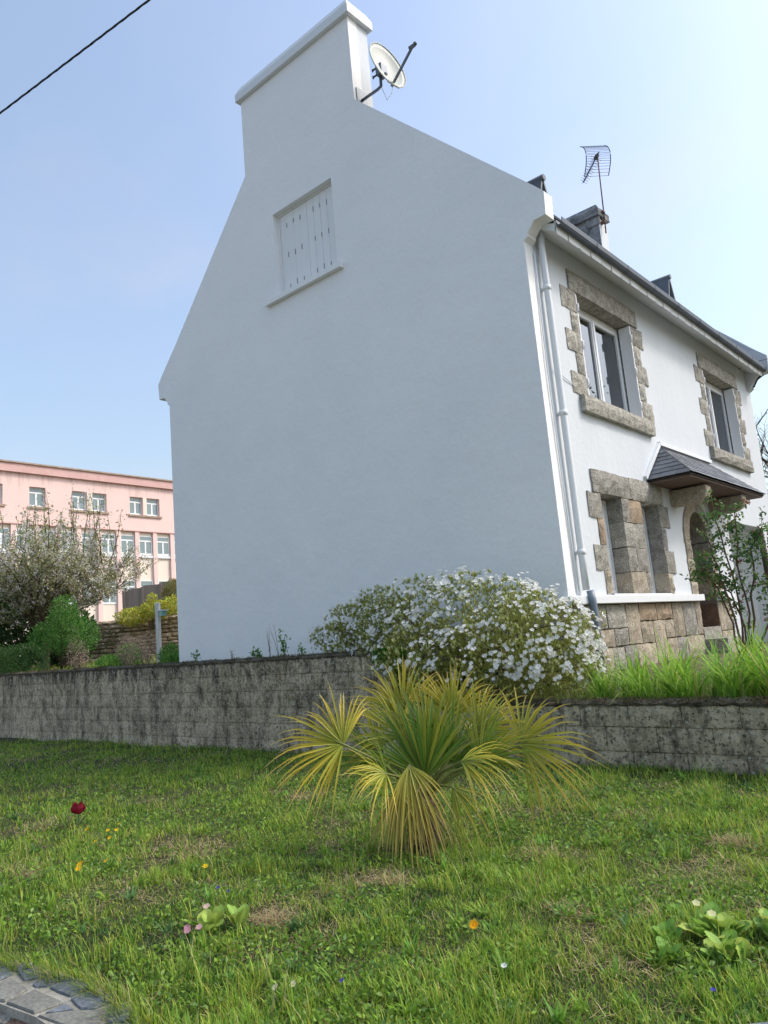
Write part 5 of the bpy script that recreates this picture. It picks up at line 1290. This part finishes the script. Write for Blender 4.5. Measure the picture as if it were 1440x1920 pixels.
for nm, x0, x1, tf, lab in (('wall_moss', -15.5, -1.85, tall_top, 'brown and olive moss cushions along the top of the tall wall'), ('wall_moss', -1.7, 5.5, lambda x: .60-(x-.3)*.012, 'dark moss and rusty sedum along the top of the low wall')):
    m = 15000; xx = rng.uniform(x0, x1, m); dens = vnoise(xx, xx*0, .35, 51)*.6+vnoise(xx, xx*0, .11, 52)*.4; k = rng.random(m) < np.clip((dens-.35)*3, 0, 1); xx = xx[k]; m = len(xx)
    off = rng.random(m)**1.5*.19; b = np.stack([xx, wall_y(xx)+off-.012, tf(xx)+.014*np.sin(off*16)+rng.normal(0,.010,m)+.004-.02*(off < .015)], 1)
    V, F, Cc = leaves_arrays(b, rdir(m)+np.array([0,-.2,.7]), rng.uniform(.010,.024,m), .6, pick([(.10,.09,.045),(.06,.05,.035),(.20,.17,.08),(.22,.10,.06),(.13,.16,.05)], [4,4,2,1.5,2], m))
    o = link(nm, npmesh(nm, V, F, Cc), M_leaf); tag(o, lab, 'moss', kind='stuff')
# weeds on the tall wall
for k, (x, h, lv) in enumerate([(-6.19,.20,10),(-4.52,.10,12),(-4.25,.42,6),(-3.93,.34,26),(-4.62,.16,10),(-3.55,.12,9),(-5.2,.18,6),(-4.05,.5,3)]):
    y0 = wall_y(x)+.1; z0 = tall_top(x)+.01; e = empty('wall_weed', (x, y0, z0))
    tag(e, ['single leafy sprig on the tall wall near the house corner','low green weed on the wall left of the tall stalks','thin dry stalks rising from the wall top','bushiest leafy weed on the wall left of the azalea','low green weed just left of the bushiest one','small sprig on the wall closest to the azalea','thin twiggy sprig midway along the gable','tallest bare stalk above the bushiest weed'][k], 'weed', 'weeds on the wall top')
    mb = MB(); tips = []
    for s in range(3 if lv > 3 else 2):
        dx, dy = random.uniform(-.25,.25)*h, random.uniform(-.2,.2)*h; hh = h*random.uniform(.6,1); mb.tube([(0,0,-.03),(dx*.4,dy*.4,hh*.5),(dx,dy,hh)], [.004,.003,.0015], 5, False)
        tips += [(dx*t, dy*t, hh*t) for t in np.linspace(.25,1,8)]
    mb.build('stems', M_bark, e, recalc=False)
    tp = np.array(tips)[rng.integers(0, len(tips), lv*3)]+rng.normal(0,.02,(lv*3,3)); V, F, Cc = leaves_arrays(tp, rdir(lv*3)+np.array([0,0,.3]), rng.uniform(.03,.055,lv*3) if lv > 6 else rng.uniform(.012,.02,lv*3), .7, pick([(.10,.24,.05),(.15,.30,.06)] if lv > 6 else [(.25,.2,.1)], [1,1] if lv > 6 else [1], lv*3))
    link('leaves', npmesh('leaves', V, F, Cc), M_leaf, e)
# bright leafy plant growing in the wall step under the azalea
bush('celandine', (-1.68,-1.28,1.06), [((-1.66,-1.38,1.16),(.24,.14,.10)),((-1.58,-1.40,1.06),(.16,.1,.08))], 420, .05, .8, [(.10,.27,.03),(.06,.19,.025)], [2,2], 'bright green leafy plant tucked under the left of the azalea', 'plant', stems=4, stemr=.004)

# ------------------------------------------------------------------ back garden at left
def blossom_tree(loc):
    e = empty('apple_tree', loc); tag(e, 'apple tree in pale blossom with upright shoots, left of the house', 'tree'); mb = MB(); tips = []; rr = random.Random(4)
    def grow(p, d, L, r, lev):
        n = 4; pts = [p]; q = p.copy(); dd = d.copy()
        for i in range(n):
            dd = (dd + Vector((rr.gauss(0,.14), rr.gauss(0,.14), rr.gauss(.06,.08)))).normalized(); q = q + dd*L/n; pts.append(q.copy())
        mb.tube(pts, [r*(1-.55*i/n) for i in range(n+1)], 6 if lev < 2 else 4, False)
        if lev >= 2: tips.extend([(pts[i].lerp(pts[i+1], t), lev) for i in range(n) for t in (.2,.5,.8)])
        if lev < 4:
            for k in range((6,5,4,3)[lev]):
                i = rr.randint(1 if lev else 2, n); a = rr.uniform(0, 6.28); out = Vector((math.cos(a), math.sin(a), rr.uniform(-.15,1.0)))
                grow(pts[i].copy(), (dd*.5+out).normalized(), L*rr.uniform(.62,.86), r*.5, lev+1)
    grow(Vector((0,0,-.1)), Vector((.05,.05,1)), 2.15, .12, 0)
    # upright water shoots at the top
    high = [t[0] for t in tips if t[0].z > 2.6 and (t[0].x**2+t[0].y**2) < 4.5]
    for k in range(46):
        b0 = rr.choice(high).copy(); h = rr.uniform(.8,2.1); lean = Vector((rr.uniform(-.2,.2), rr.uniform(-.2,.2), 1))
        pts = [b0+lean*h*t/4+Vector((rr.uniform(-.03,.03),)*3) for t in range(5)]; mb.tube(pts, [.016,.013,.010,.007,.004], 5, False)
        tips.extend([(pts[i].lerp(pts[i+1], t), 5) for i in range(4) for t in (.1,.5,.9)])
    mb.build('trunk', M_bark, e, recalc=False)
    T_ = np.array([tuple(t[0]) for t in tips]); n = len(T_)
    k = rng.integers(0, n, 30000); Pt = T_[k]+rng.normal(0,.07,(30000,3))
    V1 = leaves_arrays(Pt, rdir(30000)+np.array([0,0,.3]), rng.uniform(.045,.09,30000), .55, pick([(.34,.37,.15),(.46,.47,.22),(.22,.25,.10),(.34,.26,.18)], [3,3,2,1.5], 30000))
    link('crown', npmesh('crown', *V1), M_leaf, e)
    k = rng.integers(0, n, 2600); ctr = T_[k]+rng.normal(0,.08,(2600,3)); W = 8
    V2 = leaves_arrays(np.repeat(ctr, W, 0)+rng.normal(0,.035,(2600*W,3)), rdir(2600*W), rng.uniform(.03,.055,2600*W), .85, pick([(.82,.76,.74),(.74,.64,.64),(.86,.84,.80)], [3,2,2], 2600*W, .1))
    o = link('blossom', npmesh('blossom', *V2), M_petal, e); o['kind'] = 'stuff'
blossom_tree((-16.6,1.6,1.45))
bush('dark_evergreen', (-19.6,2.2,1.5), [((-19.6,2.0,2.8),(1.5,1.2,1.3)),((-20.6,1.2,2.8),(1.3,1,1.4)),((-18.4,3.1,2.4),(1.0,.9,.9))], 13000, .16, .5, [(.035,.07,.025),(.055,.10,.03),(.08,.13,.04)], [4,3,1], 'dark evergreen bush behind the blossoming tree at the left edge', 'shrub', stems=6, stemr=.03)
bush('leafy_shrub', (-14.3,1.0,1.3), [((-14.1,.95,2.35),(.58,.5,.60)),((-14.0,.9,2.85),(.36,.32,.36)),((-13.7,1.2,2.2),(.45,.4,.45)),((-14.5,.7,2.2),(.45,.4,.42))], 6500, .055, .45, [(.08,.22,.04),(.12,.28,.05),(.18,.34,.07)], [3,4,2], 'bright green feathery shrub in front of the blossoming tree', 'shrub', stems=12, updir=.6)
bush('box_hedge', (-14.2,-.1,1.2), [((-14.1,.0,1.62),(.62,.5,.48)),((-14.9,-.1,1.60),(.7,.5,.50)),((-15.7,-.1,1.6),(.7,.5,.5))], 14000, .035, .6, [(.04,.10,.026),(.065,.14,.035),(.10,.19,.05)], [4,4,2], 'rounded clipped dark green hedge behind the wall at the left edge', 'hedge', stems=6, shell=.75)
bush('slim_sapling', (-13.15,.72,1.2), [((-13.1,.68,2.1),(.14,.14,.35))], 260, .05, .4, [(.12,.22,.05),(.2,.25,.09)], [1,1], 'slim young sapling beside the feathery green shrub', 'sapling', stems=3, stemr=.016)
DRY = [(.42,.31,.24),(.32,.23,.17),(.52,.42,.32)]
for k, (x, y, r) in enumerate([(-13.0,.70,.34),(-10.95,1.25,.36),(-11.4,1.0,.28),(-12.6,1.9,.45)]):
    bush('dried_shrub', (x, y, 1.15), [((x,y,1.72),(r*.8,r*.8,.36)),((x+r*.4,y,1.5),(r*.6,r*.6,.3))], 900, .045, .35, DRY, [3,3,2], ['brown dried flower heads left of the green sapling stems','brown dried shrub at the foot of the wooden post','brown dried stems between green plants and post','pinkish brown dried shrub under the yellow bush'][k], 'shrub', 'dried shrubs in the back garden', stems=14, stemr=.008, stemmat=M_bark)
for k, (x, y, r, h) in enumerate([(-11.7,1.25,.34,.5),(-10.1,1.27,.28,.42),(-9.4,1.2,.35,.35),(-12.3,1.1,.4,.35),(-9.0,.6,.3,.25)]):
    bush('green_plant', (x, y, 1.12), [((x,y,1.12+h*.75),(r,r*.8,h*.75))], 1300, .06, .4, [(.10,.26,.04),(.16,.33,.06),(.24,.36,.08)], [3,3,1], ['tall green leafy plant left of the dried shrub','bright green plant between post and house corner','low green plant hard against the house corner','spreading green plant under the stone wall','small green plant at the wall by the house'][k], 'plant', 'green plants in the back garden', stems=6, updir=.7, stemr=.006)
tag(MB().box((-.045,-.045,-.3),(.045,.045,1.28)).build('wooden_post', M_post, None, (-10.66,1.36,1.40), bevel=.008, rotz=.35), 'pale weathered wooden post standing before the dry stone wall', 'post')
bx_ = empty('bird_box', (-10.52,1.40,2.44)); tag(bx_, 'small pale green bird box with white roof on the wooden post', 'bird box')
MB().box((-.07,-.055,-.06),(.05,.055,.05)).build('box', mat('pale_green_paint', srgb(150,190,178), .7), bx_); rf = MB(); rf.add([(-.085,-.075,.05),(.085,-.075,.045),(.085,.075,.045),(-.085,.075,.05),(-.085,-.075,.085),(.085,-.075,.07),(.085,.075,.07),(-.085,.075,.085)], [(0,3,2,1),(4,5,6,7),(0,1,5,4),(1,2,6,5),(2,3,7,6),(3,0,4,7)]); rf.build('roof', M_trim, bx_)
# dry stone wall across the garden
dw = empty('dry_stone_wall', (-19.3,5.8,1.2)); tag(dw, 'brown dry stone wall across the back garden beneath yellow shrubs', 'wall')
dv_ = Vector((2.9,2.6,0)).normalized(); dn_ = Vector((dv_.y,-dv_.x,0)); dw.rotation_euler[2] = math.atan2(dv_.y, dv_.x)
MB().box((-2.6,.03,-.2),(3.4,.4,1.72)).build('wall_core', mat('dark_gap', (.035,.028,.022), .95), dw)
z = -.15; row = 0
while z < 1.7:
    hh = random.uniform(.09,.17); s = -2.6+random.uniform(0,.2)
    while s < 3.35:
        L = random.uniform(.18,.5); V, F = rock_mesh(L-.02, hh-.018, .2, .05, 3, .012, seed=int(s*977+z*131)); mb = MB(); mb.add([(s+a, -.02-c, z+b) for a, b, c in V], F); mb.build('stone', M_drystone, dw); s += L
    z += hh
# board wall and shrubs further up
bw_ = empty('board_wall', (-24.5,10.2,1.5)); tag(bw_, 'dark grey panel wall below the pink building', 'wall'); bw_.rotation_euler[2] = math.atan2(1.15,1.45)
for k in range(2, 9): MB().box((-3+k*.8,0,-.5),(-3+k*.8+.785,.06,3.0+k*.09)).build('panel', M_boardwall, bw_)
for k in range(2, 10): MB().box((-3.06+k*.8,-.05,-.5),(-2.96+k*.8,-.002,2.95+k*.09)).build('panel_post', M_boardwall, bw_)
YL = [(.52,.52,.07),(.38,.46,.09),(.60,.52,.07)]
bush('yellow_shrub', (-18.4,6.1,2.6), [((-18.8,5.6,3.0),(.65,.5,.28)),((-18.2,6.1,3.15),(.55,.5,.3)),((-17.7,6.5,3.25),(.5,.45,.3)),((-18.2,6.0,3.5),(.18,.18,.2))], 3600, .085, .5, YL, [3,2,2], 'yellow flowering shrub spilling over the dry stone wall', 'shrub', stems=6)
bush('russet_hedge', (-19.6,7.9,2.5), [((-19.5,7.9,3.8),(.62,.6,.62)),((-18.9,8.5,3.8),(.6,.6,.72))], 4200, .09, .5, [(.26,.24,.07),(.34,.22,.08),(.17,.24,.06)], [3,2,2], 'russet and green hedge against the left edge of the house', 'hedge', stems=8)
bush('ivy_bank', (-21.5,4.2,1.6), [((-21.6,4.4,2.2),(1.5,1.0,.8)),((-20.2,5.6,2.3),(.9,.8,.6))], 3600, .09, .6, [(.06,.11,.03),(.12,.17,.05),(.2,.2,.08)], [3,3,1], 'tangled green bank behind the tree, left of the stone wall', 'shrub', stems=4)
# trees: a bare one past the far gable, and the one mirrored in the upper window
def simple_tree(name, loc, H, crown_r, nleaf, cols, wts, label, leaf=.16, seed=1, bare=False):
    e = empty(name, loc); tag(e, label, 'tree'); mb = MB(); rr = random.Random(seed); tips = []
    def grow(p, d, L, r, lev):
        n = 4; pts = [p]; q = p.copy(); dd = d.copy()
        for i in range(n):
            dd = (dd+Vector((rr.gauss(0,.13), rr.gauss(0,.13), rr.gauss(.05,.08)))).normalized(); q = q+dd*L/n; pts.append(q.copy())
        mb.tube(pts, [r*(1-.5*i/n) for i in range(n+1)], 7 if lev < 2 else 4, False)
        if lev >= 2: tips.extend([pts[i].lerp(pts[i+1], t) for i in range(n) for t in (.3,.8)])
        if lev < (4 if bare else 3):
            for k in range((7,5,5,4)[lev]):
                i = rr.randint(2 if lev == 0 else 1, n); a = rr.uniform(0,6.28); grow(pts[i].copy(), (dd*.7+Vector((math.cos(a), math.sin(a), rr.uniform(.0,.9)))).normalized(), L*rr.uniform(.45,.7), r*.45, lev+1)
    grow(Vector((0,0,-.2)), Vector((.02,.02,1)), H*.62, H*.02, 0); mb.build('trunk', M_bark, e, recalc=False)
    T_ = np.array([tuple(t) for t in tips]); k = rng.integers(0, len(T_), nleaf); Pt = T_[k]+rng.normal(0, crown_r*.16, (nleaf,3))
    link('crown', npmesh('crown', *leaves_arrays(Pt, rdir(nleaf)+np.array([0,0,.2]), rng.uniform(.6,1.3,nleaf)*leaf, .6, pick(cols, wts, nleaf))), M_leaf, e)
simple_tree('bare_tree', (-2.3,20.0,.3), 7.6, 1.2, 500, [(.25,.25,.12),(.3,.22,.16)], [1,1], 'thin bare twigged tree just past the far end of the house', .05, 3, True)
simple_tree('tall_tree', (10.5,23.0,0), 12.5, 3.2, 9000, [(.03,.07,.02),(.05,.11,.03),(.08,.15,.04)], [3,3,2], 'tall dark green tree beyond the house mirrored in the upper window', .22, 8)
